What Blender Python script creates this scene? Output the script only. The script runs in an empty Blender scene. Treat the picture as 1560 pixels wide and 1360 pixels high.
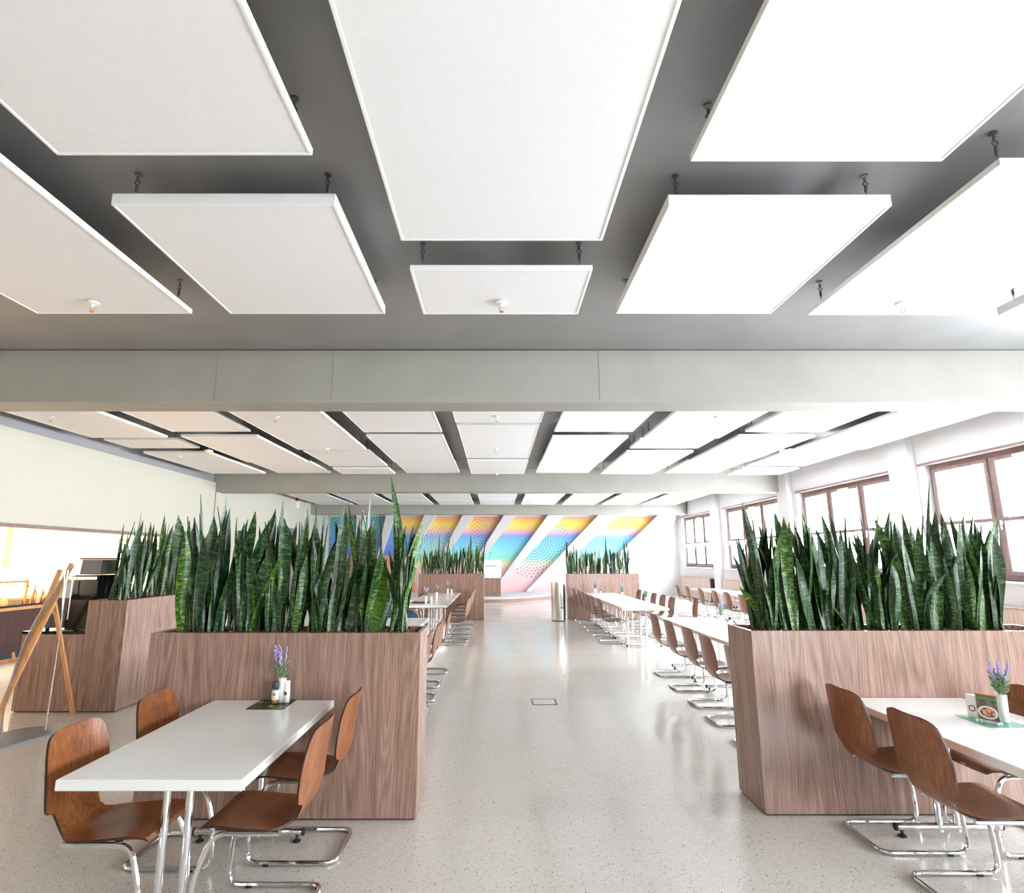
import bpy, math, random
import numpy as np
from mathutils import Vector, Matrix
random.seed(7)
S = bpy.context.scene
COL = S.collection
PI = math.pi
# ------------------------------------------------------------------ camera
FPX, PITCH, CXP, CAMH = 873.0, math.atan(170/873.0), 757.0, 1.68
cd = bpy.data.cameras.new('camera'); cam = bpy.data.objects.new('camera', cd); COL.objects.link(cam)
cd.sensor_fit = 'HORIZONTAL'; cd.sensor_width = 36.0
cd.lens = FPX/1560*36.0
cd.shift_x = (780-CXP)/1560
cd.clip_start = 0.05; cd.clip_end = 300
cam.location = (0, 0, CAMH); cam.rotation_euler = (PI/2+PITCH, 0, 0)
S.camera = cam
# ------------------------------------------------------------------ world, exposure
S.view_settings.view_transform = 'Standard'; S.view_settings.look = 'None'
S.view_settings.gamma = 1.0; S.view_settings.use_curve_mapping = False
S.view_settings.exposure = 1.55
w = bpy.data.worlds.new('overcast_sky'); S.world = w; w.use_nodes = True
bg = w.node_tree.nodes['Background']; bg.inputs[0].default_value = (0.88, 0.94, 1.0, 1); bg.inputs[1].default_value = 16.0
S.cycles.use_denoising = True
S.cycles.max_bounces = 10; S.cycles.diffuse_bounces = 6; S.cycles.glossy_bounces = 4; S.cycles.transparent_max_bounces = 12
S.cycles.sample_clamp_indirect = 8.0
S.cycles.caustics_reflective = False; S.cycles.caustics_refractive = False
XR, XL, YF, YB, ZC = 8.5, -8.3, 27.2, -7.0, 4.3
WIN_Y = [(-8.9+3.4, -1.3), (-0.2, 4.0), (5.1, 9.6-0.3), ]   # replaced below
WIN_Y = [(-3.6, 0.65), (1.75, 6.0), (7.1, 11.35), (12.24, 16.2), (17.3, 21.6), (22.9, 26.5)]
WZ0, WZ1 = 1.3, 3.5
def portal(loc, rot, sx, sy):
    ld = bpy.data.lights.new('window_daylight', 'AREA'); ld.shape = 'RECTANGLE'; ld.size = sx; ld.size_y = sy
    ld.cycles.is_portal = True
    o = bpy.data.objects.new('window_daylight', ld); COL.objects.link(o); o.location = loc; o.rotation_euler = rot
for a, b in WIN_Y:
    portal((XR+0.42, (a+b)/2, (WZ0+WZ1)/2), (0, PI/2, 0), WZ1-WZ0, b-a)
BACK_FILL_WIN = [(5.2, 7.6)]  # unseen back wall window, added for frontal fill light
for a, b in BACK_FILL_WIN:
    portal(((a+b)/2, YB-0.3, 2.2), (PI/2, 0, 0), b-a, 2.8)
def lamp(name, loc, sx, sy, power, color, rot=(0, 0, 0)):
    ld = bpy.data.lights.new(name, 'AREA'); ld.shape = 'RECTANGLE'; ld.size = sx; ld.size_y = sy; ld.energy = power; ld.color = color
    o = bpy.data.objects.new(name, ld); COL.objects.link(o); o.location = loc; o.rotation_euler = rot
    return o
lamp('kitchen_ceiling_lamp', (-10.0, 9.0, 3.6), 2.4, 13.0, 850, (1.0, 0.8, 0.6))

# ------------------------------------------------------------------ materials
def mat(name, color=(.8, .8, .8), rough=.5, metal=0.0, spec=.5, coat=0.0, trans=0.0):
    m = bpy.data.materials.new(name); m.use_nodes = True
    p = m.node_tree.nodes['Principled BSDF']
    p.inputs['Base Color'].default_value = (*color, 1); p.inputs['Roughness'].default_value = rough
    p.inputs['Metallic'].default_value = metal; p.inputs['Specular IOR Level'].default_value = spec
    p.inputs['Coat Weight'].default_value = coat; p.inputs['Transmission Weight'].default_value = trans
    return m
class NT:
    def __init__(s, m): s.m = m; s.t = m.node_tree; s.p = s.t.nodes['Principled BSDF']
    def n(s, typ, **kw):
        o = s.t.nodes.new(typ)
        for k, v in kw.items(): setattr(o, k, v)
        return o
    def l(s, a, b): s.t.links.new(a, b)
    def math(s, op, a, b=None, c=None):
        o = s.n('ShaderNodeMath', operation=op)
        for i, v in enumerate((a, b, c)):
            if v is None: continue
            if isinstance(v, (int, float)): o.inputs[i].default_value = v
            else: s.l(v, o.inputs[i])
        return o.outputs[0]
    def coords(s, kind='Object', scale=(1, 1, 1), loc=(0, 0, 0)):
        tc = s.n('ShaderNodeTexCoord'); mp = s.n('ShaderNodeMapping')
        mp.inputs['Scale'].default_value = scale; mp.inputs['Location'].default_value = loc
        s.l(tc.outputs[kind], mp.inputs[0]); return mp.outputs[0]
    def noise(s, vec, scale=5, detail=3, rough=.55, dist=0):
        o = s.n('ShaderNodeTexNoise'); s.l(vec, o.inputs['Vector'])
        o.inputs['Scale'].default_value = scale; o.inputs['Detail'].default_value = detail
        o.inputs['Roughness'].default_value = rough; o.inputs['Distortion'].default_value = dist
        return o.outputs[0]
    def ramp(s, fac, stops, interp='LINEAR'):
        o = s.n('ShaderNodeValToRGB'); s.l(fac, o.inputs[0]); r = o.color_ramp; r.interpolation = interp
        while len(r.elements) < len(stops): r.elements.new(0.5)
        for e, (p, c) in zip(r.elements, stops):
            e.position = p; e.color = (*c, 1)
        return o.outputs[0]
    def mix(s, fac, a, b, mode='MIX'):
        o = s.n('ShaderNodeMix', data_type='RGBA', blend_type=mode)
        for i, v in ((0, fac), (6, a), (7, b)):
            if isinstance(v, (int, float)): o.inputs[i].default_value = v
            elif isinstance(v, tuple): o.inputs[i].default_value = (*v, 1)
            else: s.l(v, o.inputs[i])
        return o.outputs[2]
    def base(s, c): s.l(c, s.p.inputs['Base Color'])
    def bump(s, h, strength=.1, dist=.01):
        b = s.n('ShaderNodeBump'); b.inputs['Strength'].default_value = strength; b.inputs['Distance'].default_value = dist
        s.l(h, b.inputs['Height']); s.l(b.outputs[0], s.p.inputs['Normal'])
def srgb(r, g, b):
    f = lambda c: (c/255/12.92) if c/255 <= .04045 else ((c/255+.055)/1.055)**2.4
    return (f(r), f(g), f(b))

def laminate(name, dark, mid, light, rough=.42):
    m = mat(name, mid, rough); t = NT(m)
    v = t.coords('Object', (1, 1, 1))
    sx = t.n('ShaderNodeSeparateXYZ'); t.l(v, sx.inputs[0])
    h = t.math('ADD', sx.outputs[0], sx.outputs[1])
    cb = t.n('ShaderNodeCombineXYZ'); t.l(h, cb.inputs[0]); t.l(t.math('MULTIPLY', sx.outputs[2], .035), cb.inputs[2])
    fine = t.noise(cb.outputs[0], 150, 4, .62)
    broad = t.noise(cb.outputs[0], 24, 3, .55, .1)
    cb2 = t.n('ShaderNodeCombineXYZ'); t.l(h, cb2.inputs[0]); t.l(t.math('MULTIPLY', sx.outputs[2], .09), cb2.inputs[2])
    cath = t.noise(cb2.outputs[0], 3.2, 2, .45, .1)
    rings = t.math('PINGPONG', t.math('MULTIPLY', cath, 26.0), .5)
    f = t.math('ADD', t.math('MULTIPLY', fine, .46), t.math('ADD', t.math('MULTIPLY', broad, .42), t.math('MULTIPLY', rings, .24)))
    t.base(t.ramp(f, [(.32, dark), (.53, mid), (.76, light)]))
    return m
M = {}
M['laminate'] = laminate('walnut_laminate', srgb(117, 89, 77), srgb(155, 124, 110), srgb(190, 162, 148), .26)
M['laminate_pale'] = laminate('pale_laminate', srgb(165, 140, 128), srgb(190, 168, 155), srgb(212, 194, 182))
M['bar_wood'] = laminate('dark_bar_wood', srgb(38, 18, 16), srgb(70, 34, 30), srgb(98, 54, 46))
def plywood():
    m = mat('stained_plywood', (.22, .09, .04), .28, coat=.25); t = NT(m)
    v = t.coords('Object', (26, 26, 2.2)); f = t.noise(v, 3.2, 5, .62, .4)
    v2 = t.coords('Object', (3, 3, 1)); g = t.noise(v2, 3, 2)
    f2 = t.math('ADD', t.math('MULTIPLY', f, .75), t.math('MULTIPLY', g, .25))
    t.base(t.ramp(f2, [(.3, srgb(80, 42, 22)), (.52, srgb(134, 78, 42)), (.74, srgb(176, 112, 64))]))
    t.p.inputs['Coat Roughness'].default_value = .25
    return m
M['ply'] = plywood()
M['ply_edge'] = mat('dark_plywood_edge', srgb(52, 30, 20), .5)
M['chrome'] = mat('chrome_tube', (.82, .83, .85), .1, 1.0)
M['steel'] = mat('brushed_steel', (.7, .69, .68), .22, 1.0)
M['rubber'] = mat('black_rubber', (.012, .012, .012), .6)
M['zinc'] = mat('dark_zinc_hardware', (.16, .16, .17), .45, .7)
def plain(name, col, rough, amt=.03, scale=4, **k):
    m = mat(name, col, rough, **k); t = NT(m)
    f = t.noise(t.coords('Object'), scale, 3)
    d = tuple(max(0, c*(1-amt*2)) for c in col); l = tuple(min(1, c*(1+amt*2)) for c in col)
    t.base(t.ramp(f, [(.3, d), (.7, l)])); return m
M['tabletop'] = plain('white_table_laminate', (.85, .845, .82), .2, .008, 3)
M['panel'] = plain('acoustic_panel_white', (.80, .80, .815), .75, .008, 20)
M['panel_frame'] = plain('panel_frame_white', (.84, .85, .84), .45, .005)
M['slab'] = plain('grey_ceiling_paint', (.29, .285, .285), .45, .04, 1.2)
M['beam'] = plain('greige_beam_paint', (.335, .328, .292), .7, .03, 1.5)
M['soffit'] = plain('lilac_grey_soffit', (.36, .35, .37), .6, .01, 1.5)
M['cream'] = plain('cream_wall_paint', (.56, .54, .46), .7, .01, 1.5)
M['white_wall'] = plain('white_wall_paint', (.68, .665, .675), .65, .01, 1.5)
M['kitchen'] = plain('kitchen_white_tile', (.85, .82, .76), .3, .01, 1.5)
M['frame_wood'] = plain('mauve_brown_window_wood', srgb(140, 118, 114), .45, .08, 8)
M['oak'] = laminate('light_oak', srgb(190, 132, 82), srgb(214, 158, 106), srgb(232, 184, 134))
M['white_gloss'] = mat('white_plastic', (.82, .82, .82), .35)
M['ceramic'] = mat('white_ceramic', (.85, .85, .84), .18)
M['black_gloss'] = mat('gloss_black', (.008, .008, .009), .12)
M['black_matte'] = plain('charcoal_panel', (.045, .047, .05), .55, .1, 30)
M['grey_metal'] = mat('grey_painted_metal', srgb(140, 146, 152), .4, .3)
M['red'] = mat('red_plastic', (.45, .02, .02), .4)
M['paper'] = mat('white_paper', (.85, .85, .84), .7)
M['blue_print'] = mat('blue_print', srgb(60, 110, 190), .6)
M['green_print'] = mat('green_print', srgb(40, 130, 70), .5)
M['orange_print'] = mat('orange_print', srgb(225, 120, 50), .5)
M['brown_print'] = mat('brown_print', srgb(110, 80, 60), .5)
M['peach'] = mat('peach_board', srgb(214, 150, 110), .6)
M['bread'] = plain('bread_crust', srgb(190, 128, 66), .7, .25, 14)
M['lilac'] = mat('lavender_bloom', srgb(168, 158, 206), .8)
M['stem'] = mat('lavender_stem', srgb(120, 150, 112), .75)
M['blue_bin'] = mat('blue_plastic_tub', srgb(70, 90, 200), .4)
M['skin'] = mat('skin', srgb(206, 158, 128), .5)
M['shirt'] = plain('lilac_grey_shirt', srgb(186, 176, 186), .85, .05, 20)
M['jeans'] = plain('blue_denim', srgb(70, 98, 140), .85, .15, 40)
M['hair'] = mat('brown_hair', (.05, .03, .02), .6)
M['copper_light'] = mat('warm_metal', srgb(196, 140, 96), .3, .6)
def glass(name, tint=(1, 1, 1), gl=.12):
    m = bpy.data.materials.new(name); m.use_nodes = True; t = m.node_tree
    for n in list(t.nodes): t.nodes.remove(n)
    o = t.nodes.new('ShaderNodeOutputMaterial'); mx = t.nodes.new('ShaderNodeMixShader')
    tr = t.nodes.new('ShaderNodeBsdfTransparent'); tr.inputs[0].default_value = (*tint, 1)
    gs = t.nodes.new('ShaderNodeBsdfGlossy'); gs.inputs['Roughness'].default_value = .03
    lw_ = t.nodes.new('ShaderNodeLayerWeight'); lw_.inputs[0].default_value = .5
    pw = t.nodes.new('ShaderNodeMath'); pw.operation = 'POWER'; pw.inputs[1].default_value = 4.0; t.links.new(lw_.outputs['Facing'], pw.inputs[0])
    fr = t.nodes.new('ShaderNodeMath'); fr.operation = 'MULTIPLY_ADD'; fr.inputs[1].default_value = .5; fr.inputs[2].default_value = .03; t.links.new(pw.outputs[0], fr.inputs[0])
    t.links.new(fr.outputs[0], mx.inputs[0]); t.links.new(tr.outputs[0], mx.inputs[1]); t.links.new(gs.outputs[0], mx.inputs[2])
    t.links.new(mx.outputs[0], o.inputs[0]); return m
M['pane'] = glass('window_glass', (.97, .98, .98))
M['acrylic'] = glass('clear_acrylic', (.93, .95, .95))
M['green_glass'] = glass('green_edged_glass', (.72, .88, .82))
M['smoke'] = mat('smoked_plastic', (.2, .19, .19), .15)
M['tank'] = mat('milky_tank', (.55, .6, .63), .2)
def terrazzo():
    m = mat('terrazzo_floor', (.6, .57, .52), .16, spec=.5); t = NT(m)
    v = t.coords('Object')
    big = t.noise(v, .5, 3); med = t.noise(v, 26, 3, .6)
    base = t.ramp(t.math('ADD', t.math('MULTIPLY', big, .4), t.math('MULTIPLY', med, .6)), [(.35, (.60, .56, .51)), (.65, (.68, .64, .59))])
    def specks(scale, lo, hi):
        o = t.n('ShaderNodeTexVoronoi'); t.l(v, o.inputs['Vector']); o.inputs['Scale'].default_value = scale
        sep = t.n('ShaderNodeSeparateColor'); t.l(o.outputs['Color'], sep.inputs[0])
        near = t.math('LESS_THAN', o.outputs['Distance'], hi); some = t.math('GREATER_THAN', sep.outputs[0], lo)
        return t.math('MULTIPLY', near, some)
    c = t.mix(specks(80, .72, .3), base, (.3, .26, .225))
    c = t.mix(specks(46, .88, .2), c, (.10, .085, .075))
    c = t.mix(specks(95, .7, .3), c, (.7, .68, .64))
    t.base(c)
    t.l(t.ramp(t.noise(v, 1.2, 3), [(.3, (.13,)*3), (.7, (.22,)*3)]), t.p.inputs['Roughness'])
    return m
M['floor'] = terrazzo()
def leaf_mat():
    m = mat('snake_plant_leaf', (.03, .1, .03), .34); t = NT(m)
    uv = t.coords('UV', (1.3, 40, 1)); oi = t.n('ShaderNodeObjectInfo')
    ad = t.n('ShaderNodeVectorMath', operation='ADD'); t.l(uv, ad.inputs[0])
    cmb = t.n('ShaderNodeCombineXYZ'); t.l(t.math('MULTIPLY', oi.outputs['Random'], 37.0), cmb.inputs[0]); t.l(t.math('MULTIPLY', oi.outputs['Random'], 91.0), cmb.inputs[1])
    t.l(cmb.outputs[0], ad.inputs[1])
    f = t.noise(ad.outputs[0], 1.0, 4, .62, .9)
    c = t.ramp(f, [(.4, (.005, .02, .008)), (.5, (.015, .055, .017)), (.575, (.06, .135, .05)), (.68, (.16, .235, .12))])
    hue = t.ramp(oi.outputs['Random'], [(0, (.5, .62, .58)), (.45, (.95, 1, 1)), (.8, (1.2, 1.25, .75)), (.96, (2.2, 2.0, .5))])
    c = t.mix(1.0, c, hue, 'MULTIPLY')
    tc = t.n('ShaderNodeTexCoord'); sp = t.n('ShaderNodeSeparateXYZ'); t.l(tc.outputs['UV'], sp.inputs[0])
    e = t.math('ABSOLUTE', t.math('SUBTRACT', sp.outputs[0], .5))
    c = t.mix(t.math('MULTIPLY', t.math('GREATER_THAN', e, .465), .55), c, (.2, .26, .07))
    t.base(c)
    return m
M['leaf'] = leaf_mat()
M['clay'] = plain('clay_granules', srgb(120, 72, 52), .8, .3, 60)
M['soil'] = plain('dark_soil', srgb(58, 36, 28), .9, .2, 40)

# ------------------------------------------------------------------ mesh builder
class MB:
    def __init__(s): s.v = []; s.f = []; s.uv = None; s.mi = []
    def add(s, vs, fs, mi=0):
        b = len(s.v); s.v += [tuple(p) for p in vs]; s.f += [tuple(i+b for i in f) for f in fs]; s.mi += [mi]*len(fs); return s
    def box(s, x0, x1, y0, y1, z0, z1, c=0.0, mi=0):
        if c <= 0:
            vs = [(x, y, z) for z in (z0, z1) for y in (y0, y1) for x in (x0, x1)]
            return s.add(vs, [(0, 2, 3, 1), (4, 5, 7, 6), (0, 1, 5, 4), (2, 6, 7, 3), (0, 4, 6, 2), (1, 3, 7, 5)], mi)
        C = ((x0+x1)/2, (y0+y1)/2, (z0+z1)/2); H = ((x1-x0)/2, (y1-y0)/2, (z1-z0)/2)
        vs = []; idx = {}
        for sx in (-1, 1):
            for sy in (-1, 1):
                for sz in (-1, 1):
                    for a in range(3):
                        sg = (sx, sy, sz)
                        p = [C[i]+sg[i]*(H[i]-(0 if i == a else c)) for i in range(3)]
                        idx[(sx, sy, sz, a)] = len(vs); vs.append(p)
        fs = []
        for a in range(3):
            b, d = (a+1) % 3, (a+2) % 3
            for sg in (-1, 1):
                def k(u, v):
                    q = [0, 0, 0]; q[a] = sg; q[b] = u; q[d] = v; return idx[(*q, a)]
                q = [k(-1, -1), k(1, -1), k(1, 1), k(-1, 1)]; fs.append(q if sg > 0 else q[::-1])
        for a in range(3):            # edges along axis a
            b, d = (a+1) % 3, (a+2) % 3
            for u in (-1, 1):
                for v in (-1, 1):
                    def k(t, fa):
                        q = [0, 0, 0]; q[a] = t; q[b] = u; q[d] = v; return idx[(*q, fa)]
                    q = [k(-1, b), k(1, b), k(1, d), k(-1, d)]; fs.append(q if u*v < 0 else q[::-1])
        for sx in (-1, 1):
            for sy in (-1, 1):
                for sz in (-1, 1):
                    q = [idx[(sx, sy, sz, a)] for a in range(3)]; fs.append(q if sx*sy*sz > 0 else q[::-1])
        return s.add(vs, fs, mi)
    def tube(s, pts, r, n=8, cap=True, mi=0, closed=False):
        P = [Vector(p) for p in pts]; m = len(P); R = r if isinstance(r, (list, tuple)) else [r]*m
        vs = []; fs = []; up = None
        for i, p in enumerate(P):
            if closed: d = (P[(i+1) % m]-P[i-1])
            else: d = (P[min(i+1, m-1)]-P[max(i-1, 0)])
            d.normalize()
            if up is None:
                up = Vector((0, 0, 1)) if abs(d.z) < .9 else Vector((1, 0, 0))
            x = d.cross(up); x.normalize(); y = x.cross(d); y.normalize(); up = y
            for k in range(n):
                a = 2*PI*k/n; vs.append(p+(x*math.cos(a)+y*math.sin(a))*R[i])
        rng = m if closed else m-1
        for i in range(rng):
            j = (i+1) % m
            for k in range(n):
                k2 = (k+1) % n; fs.append((i*n+k, i*n+k2, j*n+k2, j*n+k))
        if cap and not closed:
            fs.append(tuple(range(n))[::-1]); fs.append(tuple((m-1)*n+k for k in range(n)))
        return s.add(vs, fs, mi)
    def lathe(s, prof, n=16, c=(0, 0, 0), mi=0):
        vs = []; fs = []; m = len(prof)
        for r, z in prof:
            for k in range(n):
                a = 2*PI*k/n; vs.append((c[0]+r*math.cos(a), c[1]+r*math.sin(a), c[2]+z))
        for i in range(m-1):
            for k in range(n):
                k2 = (k+1) % n; fs.append((i*n+k, i*n+k2, (i+1)*n+k2, (i+1)*n+k))
        if prof[0][0] > 1e-6: fs.append(tuple(range(n))[::-1])
        if prof[-1][0] > 1e-6: fs.append(tuple((m-1)*n+k for k in range(n)))
        return s.add(vs, fs, mi)
    def ball(s, c, rx, ry=None, rz=None, n=8, m=6, mi=0):
        ry = ry or rx; rz = rz or rx; vs = []; fs = []
        for i in range(1, m):
            t = PI*i/m
            for k in range(n):
                a = 2*PI*k/n; vs.append((c[0]+rx*math.sin(t)*math.cos(a), c[1]+ry*math.sin(t)*math.sin(a), c[2]-rz*math.cos(t)))
        b0 = len(vs); vs += [(c[0], c[1], c[2]-rz), (c[0], c[1], c[2]+rz)]
        for i in range(m-2):
            for k in range(n):
                k2 = (k+1) % n; fs.append((i*n+k, i*n+k2, (i+1)*n+k2, (i+1)*n+k))
        for k in range(n):
            k2 = (k+1) % n; fs.append((b0, k2, k)); fs.append((b0+1, (m-2)*n+k, (m-2)*n+k2))
        return s.add(vs, fs, mi)
    def prism(s, poly, axis, a0, a1, mi=0):       # poly in the two other axes; extruded along axis
        n = len(poly)
        def P(q, a):
            if axis == 'y': return (q[0], a, q[1])
            if axis == 'x': return (a, q[0], q[1])
            return (q[0], q[1], a)
        vs = [P(q, a0) for q in poly]+[P(q, a1) for q in poly]
        fs = [tuple(range(n)), tuple(range(n, 2*n))[::-1]]+[(i, n+i, n+(i+1) % n, (i+1) % n) for i in range(n)]
        return s.add(vs, fs, mi)
    def mesh(s, name, mats, smooth=False):
        me = bpy.data.meshes.new(name); me.from_pydata(s.v, [], s.f)
        for m in (mats if isinstance(mats, (list, tuple)) else [mats]): me.materials.append(m)
        if len(me.materials) > 1: me.polygons.foreach_set('material_index', s.mi)
        if s.uv is not None:
            ul = me.uv_layers.new(name='UVMap'); li = [l.vertex_index for l in me.loops]
            ul.data.foreach_set('uv', [c for i in li for c in s.uv[i]])
        me.update()
        if smooth:
            me.polygons.foreach_set('use_smooth', [True]*len(me.polygons))
            if hasattr(me, 'set_sharp_from_angle'): me.set_sharp_from_angle(angle=math.radians(40))
        me.validate(); return me
def link(name, me, parent=None, loc=None, rot=None, scale=None):
    o = bpy.data.objects.new(name, me); COL.objects.link(o)
    if parent: o.parent = parent
    if loc: o.location = loc
    if rot: o.rotation_euler = rot
    if scale: o.scale = scale
    return o
def obj(name, mb, m, parent=None, smooth=False, **k): return link(name, mb.mesh(name, m, smooth), parent, **k)
def tag(o, label, cat, group=None):
    o['label'] = label; o['category'] = cat
    if group: o['group'] = group
    return o
def thing(name, label, cat, loc=(0, 0, 0), rz=0, group=None):
    o = link(name, None, None, loc, (0, 0, rz)); return tag(o, label, cat, group)
def struct(name, mb, m, parent=None, smooth=False):
    o = obj(name, mb, m, parent, smooth)
    if parent is None: o['kind'] = 'structure'
    return o
def dup(src, parent=None):
    c = src.copy(); COL.objects.link(c)
    if parent: c.parent = parent
    for ch in src.children: dup(ch, c)
    return c
def place(proto, used, loc, rz, label, group):
    o = dup(proto) if used else proto
    o.location = loc; o.rotation_euler = (0, 0, rz); o['label'] = label; o['group'] = group
    return o
ORD = ['first', 'second', 'third', 'fourth', 'fifth', 'sixth', 'seventh', 'eighth', 'ninth', 'tenth', 'eleventh', 'twelfth', 'thirteenth', 'fourteenth', 'fifteenth', 'sixteenth', 'seventeenth', 'eighteenth', 'nineteenth', 'twentieth']
def bez(pts, rad, n=4):      # polyline with rounded corners
    P = [Vector(p) for p in pts]; out = [P[0]]
    for i in range(1, len(P)-1):
        a, b, c = P[i-1], P[i], P[i+1]
        r = min(rad, (a-b).length*.49, (c-b).length*.49)
        p0 = b+(a-b).normalized()*r; p1 = b+(c-b).normalized()*r
        for k in range(n+1):
            t = k/n; out.append(p0*(1-t)**2+b*2*t*(1-t)+p1*t*t)
    out.append(P[-1]); return out
def ray(u, v):
    a = (u-CXP)/FPX; b = (680-v)/FPX; c, s = math.cos(PITCH), math.sin(PITCH)
    return a, c-b*s, s+b*c
def atz(u, v, z):
    a, y, q = ray(u, v); t = (z-CAMH)/q; return (a*t, y*t, z)
def aty(u, v, Y):
    a, y, q = ray(u, v); t = Y/y; return (a*t, Y, CAMH+q*t)
def atx(u, v, X):
    a, y, q = ray(u, v); t = X/a; return (X, y*t, CAMH+q*t)

# ------------------------------------------------------------------ the setting
XKIT = -12.2
struct('floor', MB().box(XKIT, XR+.5, YB-.3, YF+.3, -.2, 0), M['floor'])
struct('ceiling', MB().box(XKIT, XR+.5, YB-.3, YF+.3, ZC, ZC+.25), M['slab'])
# right wall: sill wall, bulkhead and columns between the windows
YS = [YB]+[q for p in WIN_Y for q in p]+[YF]
wr = MB()
wr.box(XR, XR+.5, YB, YF, 0, WZ0).box(XR, XR+.5, YB, YF, WZ1, ZC)
for i in range(0, len(YS), 2): wr.box(XR, XR+.5, YS[i], YS[i+1], WZ0, WZ1)
struct('wall_right', wr, M['white_wall'])
n = 0
for i in range(len(WIN_Y)-1):
    yc = (WIN_Y[i][1]+WIN_Y[i+1][0])/2
    struct('column_right', MB().box(XR-.16, XR, yc-.32, yc+.3, 0, ZC, .01), M['white_wall'])
def window(k, y0, y1):
    r = link('window_%d' % k, None, None, (XR+.16, (y0+y1)/2, WZ0)); r['kind'] = 'structure'
    W = y1-y0; Hh = WZ1-WZ0; h = W/2
    f = MB(); fw = .09
    f.box(0, .14, -h, h, 0, fw, .006).box(0, .14, -h, h, Hh-fw, Hh, .006).box(0, .14, -h, -h+fw, fw, Hh-fw).box(0, .14, h-fw, h, fw, Hh-fw)
    for s in (-1, 1): f.box(0, .14, s*W/6-.05, s*W/6+.05, fw, Hh-fw, .005)
    obj('window_frame', f, M['frame_wood'], r)
    zt = Hh*.47
    for j in (-1, 0, 1):
        a = j*W/3-W/6+(.05 if j > -1 else fw); b = j*W/3+W/6-(.05 if j < 1 else fw)
        sh = MB(); s_ = .075
        sh.box(-.03, .06, a, b, fw, fw+s_, .006).box(-.03, .06, a, b, Hh-fw-s_, Hh-fw, .006)
        sh.box(-.03, .06, a, a+s_, fw+s_, Hh-fw-s_, .006).box(-.03, .06, b-s_, b, fw+s_, Hh-fw-s_, .006)
        sh.box(-.02, .05, a+s_, b-s_, zt-.035, zt+.035, .005)
        so = obj('sash', sh, M['frame_wood'], r)
        obj('pane', MB().box(.01, .016, a+s_, b-s_, fw+s_, zt-.035), M['pane'], so)
        obj('pane', MB().box(.01, .016, a+s_, b-s_, zt+.035, Hh-fw-s_), M['pane'], so)
        obj('handle', MB().box(-.06, -.03, b-.05, b-.025, .95, 1.02).box(-.075, -.06, b-.047, b-.028, .86, 1.01), M['steel'], so)
    m_ = MB().box(-.07, -.03, -.2, .2, Hh-.15, Hh-.11, .008).box(-.1, -.03, -.05, .05, Hh-.19, Hh-.12, .01)
    obj('opener', m_, M['white_gloss'], r)
    obj('lintel_strip', MB().box(-.2, 0, -h-.06, h+.06, Hh-.015, Hh+.03), M['frame_wood'], r)
    obj('sill', MB().box(-.26, .02, -h-.03, h+.03, -.035, 0, .008), M['white_wall'], r)
for k, (a, b) in enumerate(WIN_Y): window(k+1, a, b)
# wood radiator cladding below the windows, panel by panel
k = 0
for (a, b) in WIN_Y[1:]:
    root = thing('radiator_cover', 'pale wood radiator cover below the %s window from the camera' % ['first', 'second', 'third', 'fourth', 'fifth'][k], 'radiator cover', (XR-.22, (a+b)/2, 0), 0, 'radiator covers below the windows')
    W = b-a
    for j in range(3):
        obj('front_panel', MB().box(0, .03, -W/2+j*W/3+.004, -W/2+(j+1)*W/3-.004, .05, .88, .003), M['laminate_pale'], root)
    obj('top_board', MB().box(-.01, .215, -W/2, W/2, .885, .91, .003), M['laminate_pale'], root)
    obj('carcass', MB().box(.035, .212, -W/2+.01, W/2-.01, 0, .88), M['ply_edge'], root)
    k += 1
# far wall, side walls
struct('wall_far', MB().box(XL-.2, XR+.5, YF, YF+.3, 0, ZC), M['white_wall'])
lw = MB()
lw.box(XL-.25, XL, YB, 1.6, 0, ZC).box(XL-.25, XL, 1.6, 16.85, 2.26, 3.88, .01).box(XL-.25, XL, 16.9, 21.9, 0, ZC).box(XL-.25, XL, 21.9, 23.6, 2.75, ZC).box(XL-.25, XL, 23.6, YF, 0, ZC)  # servery opening lengthened out of view so warm kitchen light spills in
struct('wall_left', lw, M['cream'])
struct('trim_5', MB().box(XL-.25, XL-.09, 1.6, 16.85, 3.88, ZC), M['soffit'])
struct('trim_1', MB().box(XL-.3, XL-.02, 1.6, 16.85, 2.2, 2.26).box(XL-.02, XL+.015, 1.6, 16.85, 2.235, 2.262), M['frame_wood'])
struct('trim_2', MB().box(XL-.03, XL+.01, 16.86, 16.9, 0, ZC), M['beam'])
struct('wall_kitchen', MB().box(XKIT-.2, XKIT, YB, YF, 0, ZC).box(XKIT, XL-.25, 17.2, 17.4, 0, ZC).box(XKIT, XL-.25, 1.2, 1.4, 0, ZC), M['kitchen'])
bw = MB(); xs = [XKIT]+[q for p in BACK_FILL_WIN for q in p]+[XR+.5]
bw.box(XKIT, XR+.5, YB-.3, YB, 0, .8).box(XKIT, XR+.5, YB-.3, YB, 3.6, ZC)
for i in range(0, len(xs), 2): bw.box(xs[i], xs[i+1], YB-.3, YB, .8, 3.6)
struct('wall_back', bw, M['cream'])
wb = link('window_7', None, None, ((BACK_FILL_WIN[0][0]+BACK_FILL_WIN[0][1])/2, YB-.12, .8)); wb['kind'] = 'structure'  # frame of the added window that lets fill light in from behind
h_ = (BACK_FILL_WIN[0][1]-BACK_FILL_WIN[0][0])/2
obj('window_frame', MB().box(-h_, h_, -.05, .05, 0, .09).box(-h_, h_, -.05, .05, 2.71, 2.8).box(-h_, -h_+.09, -.05, .05, .09, 2.71).box(h_-.09, h_, -.05, .05, .09, 2.71).box(-.05, .05, -.05, .05, .09, 2.71), M['frame_wood'], wb)
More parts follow.
